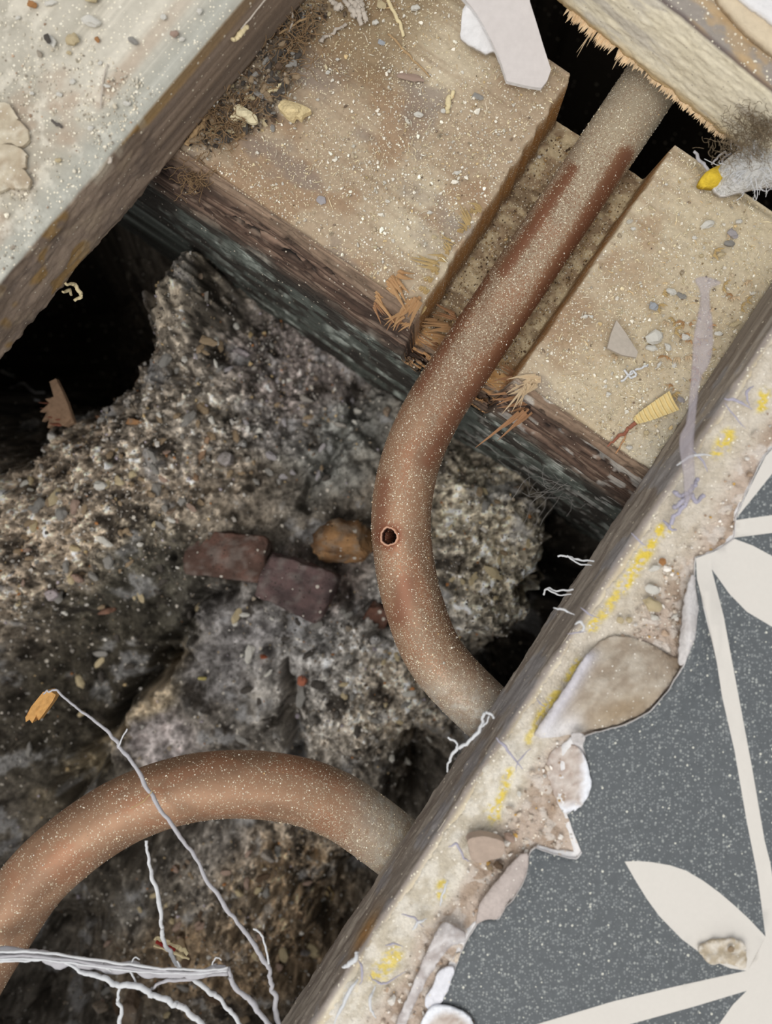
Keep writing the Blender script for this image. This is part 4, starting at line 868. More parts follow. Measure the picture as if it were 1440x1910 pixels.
# translucent strip standing over the right board
film = sheet('plastic_strip', smooth_poly([(1297, 521), (1318, 516), (1345, 527), (1325, 540), (1326, 575), (1330, 612), (1330, 645), (1325, 675), (1308, 706), (1302, 740), (1298, 777), (1294, 830), (1296, 885), (1290, 930), (1278, 935), (1276, 890), (1268, 822), (1280, 790), (1286, 750), (1291, 690), (1295, 625), (1306, 570), (1306, 540)], 4, .4, 9),
             lambda x, y: .009 + .006 * sst(900, 600, y) + .001 * fbm(x / 12, y / 20, 3, 620), .0004, (M_film,), step=8)
tag(film, 'translucent lilac plastic strand hanging in front of the joist at the right', 'plastic')
for p in ([(1284, 920), (1270, 925), (1255, 918)], [(1282, 925), (1276, 945), (1260, 960), (1252, 980)], [(1288, 922), (1300, 935), (1312, 925)], [(1278, 930), (1264, 944), (1254, 944)], [(1286, 915), (1296, 905), (1300, 895)]):
    strand('torn_end', p, 8, [.006, .0035], M_lilac, parent=film, seed=p[1][0] % 17)
# ------------------------------------------------------------------ things lying on the joist
def thing_sheet(name, pts, zf, th, mats, label, cat, colf=None, step=8, n=3, jit=.4, group=None, smooth=False, seed=5):
    return tag(sheet(name, smooth_poly(pts, n, jit, seed) if n else np.array(pts, float), zf, th, mats, step=step, colf=colf, smooth=smooth), label, cat, group)
sc = bpy.data.objects.new('paper_scrap', None); C.objects.link(sc); sc.location = tuple(W(940, 80, JT))
tag(sc, 'pale lilac torn lino scrap lying on the joist at the top', 'scrap')
sheet('scrap_piece', np.array([(840, -30), (992, -30), (988, 2), (1000, 40), (1015, 90), (1028, 130), (1021, 150), (1010, 164), (978, 159), (945, 151), (936, 120), (912, 66), (890, 26)], float), lambda x, y: -.0175 + .006 * sst(150, -20, y) + 0 * x, .0012, (material('lilac_lino_back', (202, 195, 192), noise=(700, .08), bump=(1300, .0001, .5)), M_paper), sc, step=14, smooth=False)
sheet('torn_layer', smooth_poly([(866, 10), (860, 55), (862, 73), (890, 90), (910, 99), (922, 94), (930, 110), (940, 142), (948, 148), (940, 110), (915, 60), (890, 15)], 4, .7, 3), lambda x, y: -.0186 + .005 * sst(120, 0, y) + .0006 * fbm(x / 8, y / 8, 3, 630), .001, (M_paper, M_paper), sc, step=9)
sheet('curled_corner', smooth_poly([(862, 55), (870, 20), (884, 40), (900, 70), (918, 92), (905, 99), (880, 86), (863, 74)], 4, .4, 3), lambda x, y: -.0196 + .004 * sst(100, 10, y) + 0 * x, .0008, (M_flap, M_paper), sc, step=9)
gs = bpy.data.objects.new('carpet_scrap', None); C.objects.link(gs); gs.location = tuple(W(1390, 320, JT))
tag(gs, 'white fuzzy scrap with a yellow tip on the right end of the joist', 'scrap')
bodyp = smooth_poly([(1336, 330), (1350, 302), (1386, 276), (1440, 262), (1490, 262), (1490, 335), (1440, 346), (1402, 352), (1374, 360), (1346, 364), (1333, 350)], 4, .6, 4)
sheet('fibre_body', bodyp, lambda x, y: JT + .002 + .0085 * ell(x, y, 1415, 312, 75, 42, -12, 3) + .0045 * (fbm(x / 16, y / 11, 5, 633, .6) - .4), .0015, (material('white_fuzz', (214, 212, 208), noise=(1300, .22), bump=(1500, .0008, 1.0)), M_paper), gs, step=6)
sheet('yellow_tip', smooth_poly([(1305, 341), (1316, 322), (1336, 310), (1356, 302), (1352, 322), (1340, 346), (1322, 348), (1309, 346)], 4, .4, 4), lambda x, y: JT + .003 + .0035 * ell(x, y, 1332, 328, 24, 18) + .0005 * fbm(x / 5, y / 5, 3, 636), .002, (M_yellow, M_yellow), gs, step=6)['label'] = 'bright yellow foam tip'
rs = np.random.RandomState(41)
for i in range(90):
    a = rs.uniform(0, 6.28); rr = 1 if i < 40 else rs.uniform(.2, .95); cx, cy = 1405 + 62 * rr * math.cos(a), 312 + 38 * rr * math.sin(a); L = rs.uniform(10, 26)
    strand('fibre', [(cx, cy), (cx + L * .5 * math.cos(a) + rs.normal() * 4, cy + L * .5 * math.sin(a) + rs.normal() * 4), (cx + L * math.cos(a) + rs.normal() * 6, cy + L * math.sin(a) + rs.normal() * 6)], 1.6, [JT + (.006 if rr == 1 else .0135), JT + (.004 if rr == 1 else .012)], M_fibre_w, parent=gs, seed=i, k=4)
for p, w_ in (([(1320, 318), (1306, 300), (1297, 282)], 6), ([(1328, 306), (1340, 292), (1352, 284), (1356, 290)], 4), ([(1350, 312), (1348, 298), (1362, 286)], 4), ([(1440, 350), (1428, 356), (1412, 348)], 3)):
    strand('fibre', p, w_, [JT + .004, JT + .002], M_fibre, parent=gs, seed=p[0][0] % 13)
thing_sheet('lino_chip', [(1150, 597), (1168, 622), (1190, 656), (1187, 667), (1160, 662), (1133, 649), (1140, 622)], lambda x, y: JT + .0022 + .0008 * sst(600, 660, y), .0009, (material('grey_chip', (176, 166, 154), noise=(900, .14), bump=(1300, .0002, .5)),), 'triangular grey chip on the joist right of the pipe', 'chip', n=0)
# corrugated cream chip
pts = []; rgx = np.linspace(0, 1, 60)
c0 = W(1183, 786, JT + .0012); c1 = W(1256, 748, JT + .0022); ax = c1 - c0; L_ = np.linalg.norm(ax[:2]); ax2 = ax[:2] / L_; pn = np.array([-ax2[1], ax2[0]])
P = []
for q in rgx:
    wdt = (.0007 + .0018 * q ** .6); h_ = .0004 * math.sin(q * 2 * math.pi * 9)
    b = c0 + ax * q
    P.append([[*(b[:2] + pn * wdt * s_ + ax2 * .0003 * abs(s_)), b[2] + h_ + zz] for s_, zz in ((-1, 0), (-.3, .0002), (.3, .0002), (1, 0), (1, -.0008), (-1, -.0008))])
P = np.array(P); o = grid('corrugated_chip', P, material('cream_corrugated', (226, 206, 152), noise=(900, .15), bump=(1500, .0002, .5)), None, None, P.reshape(-1, 3).min(0), smooth=False, wrap=True)
tag(o, 'ribbed cream chip near the front edge of the joist at the right', 'chip')
def twig(p, wd, z, mat, label, group=None, cat='twig', name='twig', seed=0, wob=.2):
    return strand(name, p, wd, z, mat, label, cat, None, .7, group, 7, wob, seed)
M_twig = material('dry_twig', (168, 140, 104), noise=(700, .3), bump=(1500, .0002, .6)); M_greytwig = material('grey_twig', (184, 174, 162), noise=(700, .25), bump=(1500, .0002, .6))
M_cream = material('cream_straw', (216, 200, 160), noise=(700, .2), bump=(1500, .0002, .6)); M_redwood = material('reddish_wood', (150, 96, 76), noise=(700, .3), bump=(1500, .0002, .6))
jz = JT + .0007
twig([(1132, 832), (1150, 818), (1170, 802), (1186, 790)], [3, 7, 8], jz, M_redwood, 'thin reddish sliver beside the ribbed cream chip', seed=1)
twig([(1149, 846), (1158, 830), (1168, 812)], 3, jz, M_brownspl, 'short dark stalk below the ribbed cream chip', seed=2)
twig([(350, 270), (366, 246), (384, 226), (402, 206)], [9, 11, 8], jz + .001, M_twig, 'thick straw stick along the foot of the left board', seed=3)
twig([(440, 262), (456, 248), (474, 236)], [5, 7, 5], jz, M_twig, 'brown straw right of the fluff at the joist corner', seed=4)
twig([(598, 76), (608, 68), (626, 58), (646, 45)], [10, 6, 6], jz, M_greytwig, 'pale grey twig with a thick end near the top of the joist', seed=5)
twig([(722, -6), (732, 18), (744, 44), (754, 66)], [7, 7, 6], jz, M_cream, 'cream straw stalk at the top edge of the photo', seed=6)
twig([(722, 62), (745, 84), (772, 112), (802, 143)], [4, 5, 3], jz, M_twig, 'long thin brown stalk below the cream straw', seed=7)
twig([(843, 170), (838, 190), (834, 212)], [7, 11, 8], jz, M_cream, 'white wood sliver on the joist left of the notch', seed=8)
twig([(432, 77), (446, 62), (461, 48)], [9, 11, 9], -.006, M_cream, 'cream straw stuck on the side of the left board', seed=9)
twig([(520, 62), (548, 46), (578, 30)], 4, jz + .002, M_twig, 'thin tan straw at the upper left of the joist', seed=10)
twig([(512, 98), (530, 92), (540, 88)], 6, jz + .003, M_cream, 'short pale straw on the dark crumb heap', seed=11)
twig([(497, 174), (514, 166), (524, 156)], [6, 7, 4], jz + .002, M_cream, 'bent pale husk below the dark crumb heap', seed=12)
twig([(540, 60), (546, 34), (542, 10)], 4, jz + .002, M_greytwig, 'curled grey hair like stalk at the side of the left board', seed=13)
for i, p in enumerate(([(652, -6), (664, 14), (676, 44)], [(664, -6), (676, 20), (684, 40)], [(640, 0), (656, 16), (662, 34)], [(618, -4), (630, 14), (640, 12)], [(676, -4), (672, 12), (664, 24)])):
    twig(p, [8, 11, 9], jz + .002, M_greytwig, ('leftmost of the two longest grey roots at the top edge', 'rightmost long grey root at the top edge', 'grey root just left of the two longest ones', 'short hooked grey root farthest left at the top edge', 'short grey root crossing the longest ones')[i], 'grey root bundle', 'root', 'root_piece', 20 + i)
for i, (p, c) in enumerate((([(1165, 690), (1176, 704), (1186, 700), (1180, 692), (1172, 700)], M_fibre_w), ([(1160, 712), (1170, 702), (1182, 694)], M_fibre_w), ([(1184, 690), (1198, 686), (1210, 680)], M_fibre_w))):
    twig(p, 4, jz + .001, c, ('curly white fibre right of the pipe below the grey triangle', 'straight end of white fibre below the grey triangle', 'white fibre tail pointing right below the grey triangle')[i], None, 'fibre', 'white_fibre', 30 + i)
# chips and stones traced from the photograph: x, y, width, height, angle, colour, name, label
M_foamy = PM['cream']
for a in ((1217, 627, 32, 40, 10, 'white', 'plaster_lump', 'largest white plaster lump on the joist right of the triangle chip', 'stone'), (1214, 650, 24, 16, 10, 'white', 'plaster_lump', 'small white lump touching the largest plaster lump', 'stone'),
          (1219, 573, 18, 20, 0, 'blue', 'stone', 'bluish grey stone above the largest plaster lump', 'stone'), (1249, 547, 24, 20, 20, 'white', 'plaster_lump', 'white plaster lump above the bluish stone', 'stone'), (1270, 552, 26, 16, 20, 'grey', 'stone', 'grey flake right of the bluish stone', 'chip'),
          (1318, 420, 26, 20, -10, 'white', 'plaster_lump', 'white plaster lump below the yellow tipped scrap', 'stone'), (1377, 415, 13, 13, 0, 'white', 'plaster_lump', 'small round white crumb right of the white lump', 'stone'), (1366, 438, 24, 18, 30, 'lilac', 'stone', 'upper translucent grey stone at the right joist end', 'stone'),
          (1357, 458, 24, 20, 0, 'grey', 'stone', 'lower translucent grey stone at the right joist end', 'stone'), (1180, 427, 11, 9, 0, 'white', 'plaster_lump', 'white crumb by the right wall of the notch', 'stone'), (1091, 590, 11, 11, 0, 'white', 'plaster_lump', 'left one of two tiny white crumbs side by side', 'stone'), (1102, 591, 8, 9, 0, 'white', 'plaster_lump', 'right one of two tiny white crumbs side by side', 'stone'),
          (1278, 630, 19, 16, 0, 'white', 'plaster_lump', 'white round crumb left of the plastic strand', 'stone'), (1338, 624, 18, 14, 0, 'white', 'plaster_lump', 'white round crumb right of the plastic strand', 'stone'), (1370, 605, 26, 14, -20, 'cream', 'stone', 'flat cream stone right of the plastic strand', 'stone'),
          (1228, 681, 16, 9, -50, 'white', 'plaster_lump', 'curved white grain below the largest plaster lump', 'stone'), (1257, 681, 9, 20, 10, 'white', 'plaster_lump', 'upright white grain below the largest plaster lump', 'stone'), (1246, 648, 12, 20, -20, 'white', 'plaster_lump', 'ragged white grain right of the largest plaster lump', 'stone'),
          (1294, 445, 10, 12, 0, 'white', 'plaster_lump', 'white grain below left of the white lump', 'stone'), (1307, 477, 10, 10, 0, 'cream', 'stone', 'cream grain left of the translucent stones', 'stone'), (1344, 476, 16, 12, 0, 'cream', 'stone', 'cream grain below the translucent stones', 'stone'), (1268, 745, 22, 14, 30, 'lilac', 'stone', 'grey lilac flake above the ribbed cream chip', 'chip'), (1135, 735, 11, 9, 0, 'white', 'plaster_lump', 'white grain left of the ribbed cream chip', 'stone'),
          (1205, 808, 12, 14, 0, 'cream', 'stone', 'cream grain below the ribbed cream chip', 'stone'), (1172, 835, 14, 12, 0, 'white', 'plaster_lump', 'white grain at the front corner of the joist', 'stone'), (781, 215, 18, 14, 20, 'white', 'plaster_lump', 'white crumb in the middle of the left joist part', 'stone'), (774, 18, 19, 17, 0, 'white', 'plaster_lump', 'white crumb near the top edge', 'stone'),
          (892, 181, 24, 14, 10, 'grey', 'stone', 'flat grey chip left of the notch', 'chip'), (826, 209, 11, 14, 0, 'white', 'plaster_lump', 'white grain beside the white wood sliver', 'stone'), (851, 324, 14, 11, 0, 'white', 'plaster_lump', 'white crumb at the edge left of the notch', 'stone'), (801, 397, 10, 9, 0, 'white', 'plaster_lump', 'white crumb on the joist above the tan splinters', 'stone'),
          (599, 374, 20, 22, 20, 'lilac', 'stone', 'lilac grey chip near the front edge of the joist', 'chip'), (810, 443, 12, 9, 0, 'cream', 'stone', 'yellowish crumb beside the tan splinters', 'stone'), (592, 188, 8, 9, 0, 'white', 'plaster_lump', 'white grain right of the cream foam lump', 'stone'), (629, 112, 8, 8, 0, 'white', 'plaster_lump', 'tiny white grain below the grey twig', 'stone'), (612, 136, 9, 10, 0, 'white', 'plaster_lump', 'tiny white grain left of the dusty patch', 'stone'),
          (700, 44, 14, 14, 0, 'white', 'plaster_lump', 'white grain right of the grey roots', 'stone'), (712, 10, 20, 20, 0, 'cream', 'stone', 'cream chip at the top edge right of the roots', 'chip'), (514, 230, 9, 10, 0, 'cream', 'stone', 'small yellow crumb below the cream foam lump', 'stone'), (508, 199, 9, 9, 0, 'white', 'plaster_lump', 'small white crumb left of the cream foam lump', 'stone'), (508, 238, 9, 22, -12, 'grey', 'stone', 'narrow grey husk below the cream foam lump', 'chip'),
          (765, 146, 56, 22, 12, 'pink', 'rust_stain_flake', 'reddish flat flake at the upper middle of the joist', 'chip'), (712, 80, 16, 12, 0, 'blue', 'stone', 'teal grey flake near the top edge', 'chip'), (1242, 345, 7, 7, 0, 'white', 'plaster_lump', 'tiny white grain near the back edge of the joist', 'stone'), (1005, 294, 9, 9, 0, 'white', 'plaster_lump', 'white grain on the notch floor', 'stone')):
    x0, y0, sx, sy, an, co, nm, lb, ct = a
    stone(nm, x0, y0, sx, sy, an, co, (NZ + .001) if 'notch floor' in lb else JT + .0004, lb, ct, None, 'chip' if ct == 'chip' else 'stone')
# cream foam lump and bone coloured flake
thing_sheet('foam_lump', [(518, 198), (528, 186), (548, 190), (566, 196), (580, 206), (566, 214), (562, 222), (552, 216), (546, 224), (536, 218), (528, 210)], lambda x, y: JT + .002 + .0034 * ell(x, y, 546, 204, 24, 15, 10) + .0008 * fbm(x / 4, y / 4, 3, 640), .0016, (material('cream_foam', (222, 202, 156), noise=(1000, .2), bump=(1500, .0005, .8)),), 'ragged cream foam lump on the joist beside the crumb heap', 'foam', step=5)
thing_sheet('pale_flake', [(430, 216), (438, 208), (436, 200), (444, 194), (456, 200), (468, 208), (478, 216), (480, 226), (470, 230), (456, 224), (446, 220), (438, 226), (430, 222)], lambda x, y: JT + .0034 + .0016 * ell(x, y, 455, 210, 18, 10, 20) + .0004 * fbm(x / 4, y / 4, 3, 643), .0010, (material('bone_cream', (216, 204, 170), noise=(1000, .18), bump=(1500, .0004, .7)),), 'lobed cream flake on the fluff at the joist corner', 'flake', step=5)
# the heap of crumbs, husks and fluff in the corner between the left board and the joist
heap = [(345, 275), (420, 168), (470, 112), (528, 40), (580, 10), (640, -10), (600, 48), (566, 96), (558, 150), (520, 180), (512, 224), (484, 250), (430, 262), (392, 290)]
rs = np.random.RandomState(51); q = 0
hz = lambda x, y: JT + .0008 + .0035 * ell(x, y, 525, 120, 45, 60, 25) + .0022 * ell(x, y, 440, 215, 60, 40, -40)
for i in range(330):
    px, py = rs.uniform(345, 620), rs.uniform(-5, 290)
    if not inside_poly(np.array(px), np.array(py), heap): continue
    dark = math.hypot(px - 525, (py - 115) * .8) < 62
    c = rs.choice(['dark', 'brown', 'grey', 'dark', 'tan'] if dark else ['brown', 'tan', 'grey', 'cream', 'brown', 'dark'])
    s_ = rs.uniform(8, 17); ln = rs.uniform(1, 2.1)
    an = rs.uniform(0, 180); lb = unique('%s ' + ('crumb' if dark else 'husk') + ' %s', ('tiny ' if s_ < 11 else 'small ' if s_ < 14 else 'larger ') + SHAPE(ln) + {'dark': 'dark grey'}.get(c, c), px, py, 'heap')
    if lb: stone('crumb' if dark else 'husk', px, py, s_ * ln, s_, an, c, float(hz(px, py)) - .0002, lb, 'crumb' if dark else 'husk', 'crumbs in the dark heap' if dark else 'husks at the joist corner', 'stone' if dark else 'chip')
for i, (px, py, sx, sy, an, c) in enumerate(((366, 262, 30, 15, -20, 'tan'), (438, 188, 22, 13, -10, 'tan'), (429, 247, 24, 11, 20, 'cream'), (390, 200, 16, 9, -35, 'white'), (398, 194, 14, 7, 70, 'white'), (405, 188, 14, 7, 72, 'white'), (409, 180, 13, 6, 72, 'white'), (392, 250, 24, 8, 5, 'cream'), (540, 178, 12, 6, -40, 'white'))):
    stone('seed', px, py, sx, sy, an, c, JT + .0022, ('tan seed at the end of the thick straw stick', 'tan seed above the lobed cream flake', 'cream seed below the lobed cream flake', 'lowest white grain in the row by the left board', 'second white grain in the row by the left board', 'third white grain in the row by the left board', 'topmost white grain in the row by the left board', 'cream seed beside the thick straw stick', 'white grain above the cream foam lump')[i], 'seed', None, 'stone', .8)
def plq(x, y): return mix(mix((186, 174, 152), (166, 150, 128), sst(.35, .65, fbm(x / 26, y / 26, 5, 670))), (212, 204, 186), sst(.52, .66, fbm(x / 12, y / 12, 5, 675)) * .7)
rs2 = np.random.RandomState(52); n = 3000; px = rs2.uniform(345, 620, n); py = rs2.uniform(-5, 290, n); k = inside_poly(px, py, heap); px, py = px[k], py[k]
k_ = (H - JT) / F; r = np.exp(rs2.normal(-1.15, .4, len(px))) / 1000
o = scatter('heap_grit', (px - 720) * k_, -(py - 955) * k_, hz(px, py), r, pick(len(px), [(4, (92, 82, 72)), (3, (126, 108, 88)), (2, (154, 140, 122)), (.6, (206, 196, 178)), (2, (66, 58, 52))], rs2), 'dark crumbly dirt heaped between the left board and the joist', None, M_plain, seed=53); o['category'] = 'dirt'
def fluff(name, cx, cy, rx, ry, n, z, mats, label, seed, L=30, wd=1.6, ang=0, spread=.004):
    rs = np.random.RandomState(seed); V = []; Fc = []
    for i in range(n):
        p = np.array([rs.normal() * rx, rs.normal() * ry]); a = rs.uniform(0, 6.28); z0 = z + rs.uniform(0, spread); c = []
        m = math.radians(ang); p = np.array([p[0] * math.cos(m) - p[1] * math.sin(m), p[0] * math.sin(m) + p[1] * math.cos(m)]) + (cx, cy)
        for s_ in range(7): c.append(W(p[0], p[1], z0)); a += rs.normal() * .5; p = p + np.array([math.cos(a), math.sin(a)]) * L / 6 * rs.uniform(.7, 1.3); z0 += rs.normal() * .0004
        c = np.array(c); t, s, b = tube_frames(c); w_ = wd * (H - z) / F / 2; o = len(V) * 0 + sum(len(v) for v in V)
        an = np.array([0, 2.09, 4.19]); V.append((c[:, None] + w_ * (np.cos(an)[None, :, None] * s[:, None] + np.sin(an)[None, :, None] * b[:, None])).reshape(-1, 3)); Fc.append(grid_faces(7, 3, True) + o)
    o = link(name, raw_mesh(name, np.vstack(V), np.vstack(Fc), None, True, mats)); o['kind'] = 'stuff'; o['label'] = label; o['category'] = 'fluff'; return o
M_fluff = material('brown_fluff', (140, 114, 84), noise=(400, .3), bump=None); M_greyfluff = material('grey_fluff', (150, 146, 142), noise=(400, .3), bump=None)
fluff('fibre_fluff', 430, 222, 42, 18, 200, JT + .001, (M_fluff,), 'brown tangle of fibres at the corner of the joist and left board', 61, ang=-40)
fluff('fibre_fluff', 545, 75, 20, 42, 150, JT + .001, (M_fluff,), 'brown fibres right of the dark crumb heap', 62, ang=25, L=40)
fluff('fibre_fluff', 368, 320, 12, 20, 90, JT - .004, (M_fluff,), 'ragged brown fibre tuft hanging over the front edge of the joist', 63, ang=20)
fluff('fibre_fluff', 1405, 245, 36, 22, 620, -.010, (material('dusty_fluff', (128, 112, 90), noise=(400, .3), bump=None),), 'soft brown fluff on the sawn board end', 64, ang=-30, L=22, wd=.9, spread=.006)
fluff('cobweb', 1040, 905, 40, 20, 36, -.10, (M_greyfluff,), 'grey cobweb in the corner below the joist', 65, L=90, wd=.9, spread=.05)
# tan shavings on the right joist part
rs = np.random.RandomState(71)
for i in range(46):
    px, py = (rs.normal(1275, 42), rs.normal(660, 52)) if i < 30 else (rs.normal(1370, 40), rs.normal(560, 60))
    if px > 1440 or (px - 720) * .833 + (py - 955) * .553 > 345: continue
    a = rs.uniform(0, 3.14); L = rs.uniform(6, 15)
    lb = unique('%s wood shaving %s', ('short ' if L < 10 else 'long ') + ('tan', 'orange', 'pale')[i % 3], px, py, 'shav')
    if lb: splinter(None, px, py, px + L * math.cos(a), py + L * math.sin(a), JT + .0006, JT + .0012, rs.uniform(9, 15), (M_tanspl, M_fresh, M_palespl)[i % 3], 2, 'wood_shaving', lb, 'shaving', 'shavings on the right of the joist')

# ------------------------------------------------------------------ things on the left board and on the right board
for a in ((172, 42, 36, 26, 20, 'white', 'large white plaster lump near the top of the left board'), (137, 78, 28, 32, 0, 'cream', 'round cream stone on the left board'), (183, 76, 14, 11, 40, 'orange', 'small orange chip beside the round cream stone'), (305, 34, 14, 17, 30, 'white', 'white chip near the board edge at the top'), (326, 66, 20, 18, 0, 'pink', 'pinkish stone near the board edge at the top'),
          (238, 194, 16, 12, 20, 'white', 'white crumb in the middle of the left board'), (137, 154, 13, 15, 0, 'white', 'white crumb below the round cream stone'), (112, 178, 14, 11, 0, 'white', 'small white crumb left of middle on the left board'), (174, 2, 34, 26, 0, 'cream', 'cream stone cut by the top edge of the photo'), (372, 22, 12, 16, 0, 'white', 'white chip closest to the top end of the board edge'),
          (250, 78, 22, 16, 40, 'grey', 'grey stone in the upper middle of the left board'), (95, 8, 26, 14, -10, 'white', 'white flake at the top edge of the photo'), (62, 10, 20, 16, 0, 'orange', 'orange brown crumb at the top edge of the photo'), (188, 120, 12, 12, 0, 'white', 'white crumb below the orange chip'), (200, 162, 18, 9, 20, 'white', 'flat white crumb beside the hairline stalk'), (340, 74, 12, 10, 0, 'white', 'white crumb on the edge of the left board'),
          (35, 35, 12, 10, 0, 'white', 'white crumb in the top left corner'), (130, 100, 11, 9, 0, 'cream', 'cream crumb below the dark shell'), (60, 176, 11, 10, 0, 'white', 'white crumb at the left side of the board'), (110, 300, 16, 12, 0, 'cream', 'cream crumb above the worn edge of the left board'), (170, 240, 12, 12, 0, 'white', 'white crumb near the worn edge of the left board')):
    stone('plaster_lump' if a[5] in ('white', 'cream') else 'stone', *a[:5], a[5], .0003, a[6], 'stone')
s1 = stone('shell', 96, 78, 34, 22, 55, 'white', .0004, 'half dark half white shell on the left board', 'shell', None, 'stone', .6)
s2 = stone('dark_side', 90, 74, 24, 14, 55, 'dark', .0016, None, None, None, 'stone', .6); s2.parent = s1; s2.matrix_parent_inverse = s1.matrix_basis.inverted(); s2['label'] = 'dark half of the shell'
for k_ in ('category', 'group'):
    if k_ in s2: del s2[k_]
tanpl = material('tan_plaster', (184, 172, 150), noise=(500, .16), bump=(900, .0003, .6))
thing_sheet('plaster_plaque', [(-30, 190), (10, 192), (26, 205), (34, 222), (50, 240), (52, 262), (40, 270), (10, 266), (-30, 268)], lambda x, y: .0009 + .0010 * fbm(x / 20, y / 20, 3, 650), .0009, (M_plain,), 'tan plaster plaque at the left frame edge, above the crack', 'plaster', colf=plq, jit=2.2, step=10)
thing_sheet('plaster_plaque', [(-30, 272), (10, 270), (38, 275), (50, 290), (46, 310), (34, 322), (28, 345), (10, 352), (-30, 352)], lambda x, y: .0008 + .0010 * fbm(x / 20, y / 20, 3, 652), .0009, (M_plain,), 'tan plaster plaque at the left frame edge, below the crack', 'plaster', colf=plq, jit=2.2, step=10)
thing_sheet('plaster_plaque', [(20, 345), (34, 322), (46, 316), (58, 340), (50, 350), (30, 352)], lambda x, y: .0016 + 0 * x, .0010, (M_plain,), 'small tan plaster flake below the two larger plaques', 'plaster', colf=plq, jit=1.5, step=10)
twig([(187, 202), (190, 175), (192, 150), (200, 120)], 3, .0008, M_greytwig, 'hairline grey stalk on the left board', seed=40)
twig([(96, 226), (106, 232), (116, 236)], 5, .0008, material('dark_sliver', (90, 84, 80), bump=None), 'dark grey sliver near the worn edge of the left board', seed=41)
twig([(450, 55), (475, 24), (500, -8)], 3, -.004, M_greytwig, 'long pale hair along the side of the left board', seed=42)
twig([(205, 305), (203, 285), (198, 270)], [6, 8, 4], -.001, M_greytwig, 'grey frayed tuft on the lower edge of the left board', None, 'fibre', 'fibre_tuft', 43)
for i, p in enumerate(([(122, 530), (134, 528), (146, 540), (150, 552), (140, 560)], [(118, 545), (130, 540), (134, 550)])):
    twig(p, [5, 8, 6], [-.020, -.024, -.028], M_cream, ('curled tan shred hanging from the left board', 'small tan shred beside the curled one under the left board')[i], None, 'shred', 'bark_shred', 44 + i)
for a in ((1212, 1098, 34, 26, 10, 'white', 'white stone in the adhesive above the larger cream one', .0016), (1213, 1128, 40, 34, 30, 'cream', 'larger cream stone in the adhesive beside the lino curl', .0016), (1218, 1058, 24, 18, -10, 'white', 'white stone in the adhesive next to the orange grain', .0016), (1235, 1048, 14, 20, 20, 'orange', 'orange grain in the adhesive', .0016),
          (1220, 1152, 18, 14, 0, 'white', 'white grain below the larger cream stone in the adhesive', .0016), (1155, 1158, 16, 20, 0, 'cream', 'left cream grain above the bulging flap', .0016), (1172, 1156, 14, 16, 0, 'cream', 'right cream grain above the bulging flap', .0016), (1257, 1148, 14, 10, -30, 'white', 'white grain near the lino curl', .0016), (968, 1480, 9, 16, 0, 'white', 'white grain beside the yellow streak', .0016)):
    stone('stone', *a[:5], a[5], a[7], a[6], 'stone')
thing_sheet('adhesive_chunk', [(874, 1566), (900, 1560), (935, 1568), (942, 1580), (936, 1598), (916, 1604), (900, 1610), (880, 1604), (875, 1585)], lambda x, y: .0046 + .0006 * fbm(x / 12, y / 12, 3, 655), .003, (material('grey_chunk', (170, 152, 138), noise=(800, .15), bump=(1200, .0003, .6)),), 'flat greyish pink chunk in the adhesive left of the lino', 'chunk', step=9)
for a in ((930, 1612, 22, 16, 20, 'brown', 'brown crumb under the flat pinkish chunk'), (912, 1618, 14, 14, 0, 'tan', 'tan crumb under the flat pinkish chunk'), (950, 1560, 26, 18, 30, 'pink', 'pinkish crumb right of the flat chunk'), (1362, 1768, 12, 17, 20, 'tan', 'small tan stone in the torn white petal')):
    stone('stone', *a[:5], a[5], .0046 if 'petal' in a[6] else .0018, a[6], 'stone')

# ------------------------------------------------------------------ rubble in the hollow
def big_rock(name, px, py, sx, sy, sz, ang, col, label, cat, seed, lift=.3, cuts=7, box=False):
    if box:
        bm = bmesh.new(); bmesh.ops.create_cube(bm, size=2); bmesh.ops.subdivide_edges(bm, edges=bm.edges, cuts=19, use_grid_fill=True)
        v = np.array([q.co[:] for q in bm.verts]); f = np.array([[q.index for q in p.verts] for p in bm.faces]); bm.free()
        rs = np.random.RandomState(seed); v = v / np.maximum(1, (np.abs(v) ** 14).sum(1) ** (1 / 14))[:, None]
        for i in range(cuts): n = rs.normal(size=3); n /= np.linalg.norm(n); e = v @ n - rs.uniform(.95, 1.35); v = v - np.where(e > 0, e, 0)[:, None] * n
        v = v + .13 * (np.stack([fbm(v[:, 0] * 2.5 + 9 * i, v[:, 1] * 2.5 + v[:, 2] * 3, 5, 700 + i, .68) for i in range(3)], 1) - .5) * 2
    else:
        v, f = rock_verts(seed, 4, .8, cuts); v = v + .12 * (np.stack([fbm(v[:, 0] * 3 + 9 * i, v[:, 1] * 3 + v[:, 2] * 4, 4, 700 + i) for i in range(3)], 1) - .5)
    p = W(px, py, -.14)
    for _ in range(5): p = W(px, py, float(ground_z(np.array(p[0]), np.array(p[1]), False)))
    k = (H - p[2]) / F
    v = v * np.array([sx * k / 2, sy * k / 2, sz]); c1, c2 = col
    cc = mix(c1, c2, sst(.35, .65, fbm(v[:, 0] * 250 + 5, v[:, 1] * 250 + v[:, 2] * 120, 4, seed))); cc = mix(cc, (136, 130, 124), sst(.5, .7, fbm(v[:, 0] * 400 + 15, v[:, 1] * 400, 4, seed + 3)) * .5)
    me = raw_mesh(name, v, f, cc, True, (M_soil,)); o = link(name, me); o.location = (p[0], p[1], p[2] + sz * lift); o.rotation_euler = (random.uniform(-.12, .12), random.uniform(-.12, .12), -math.radians(ang))
    return tag(o, label, cat)
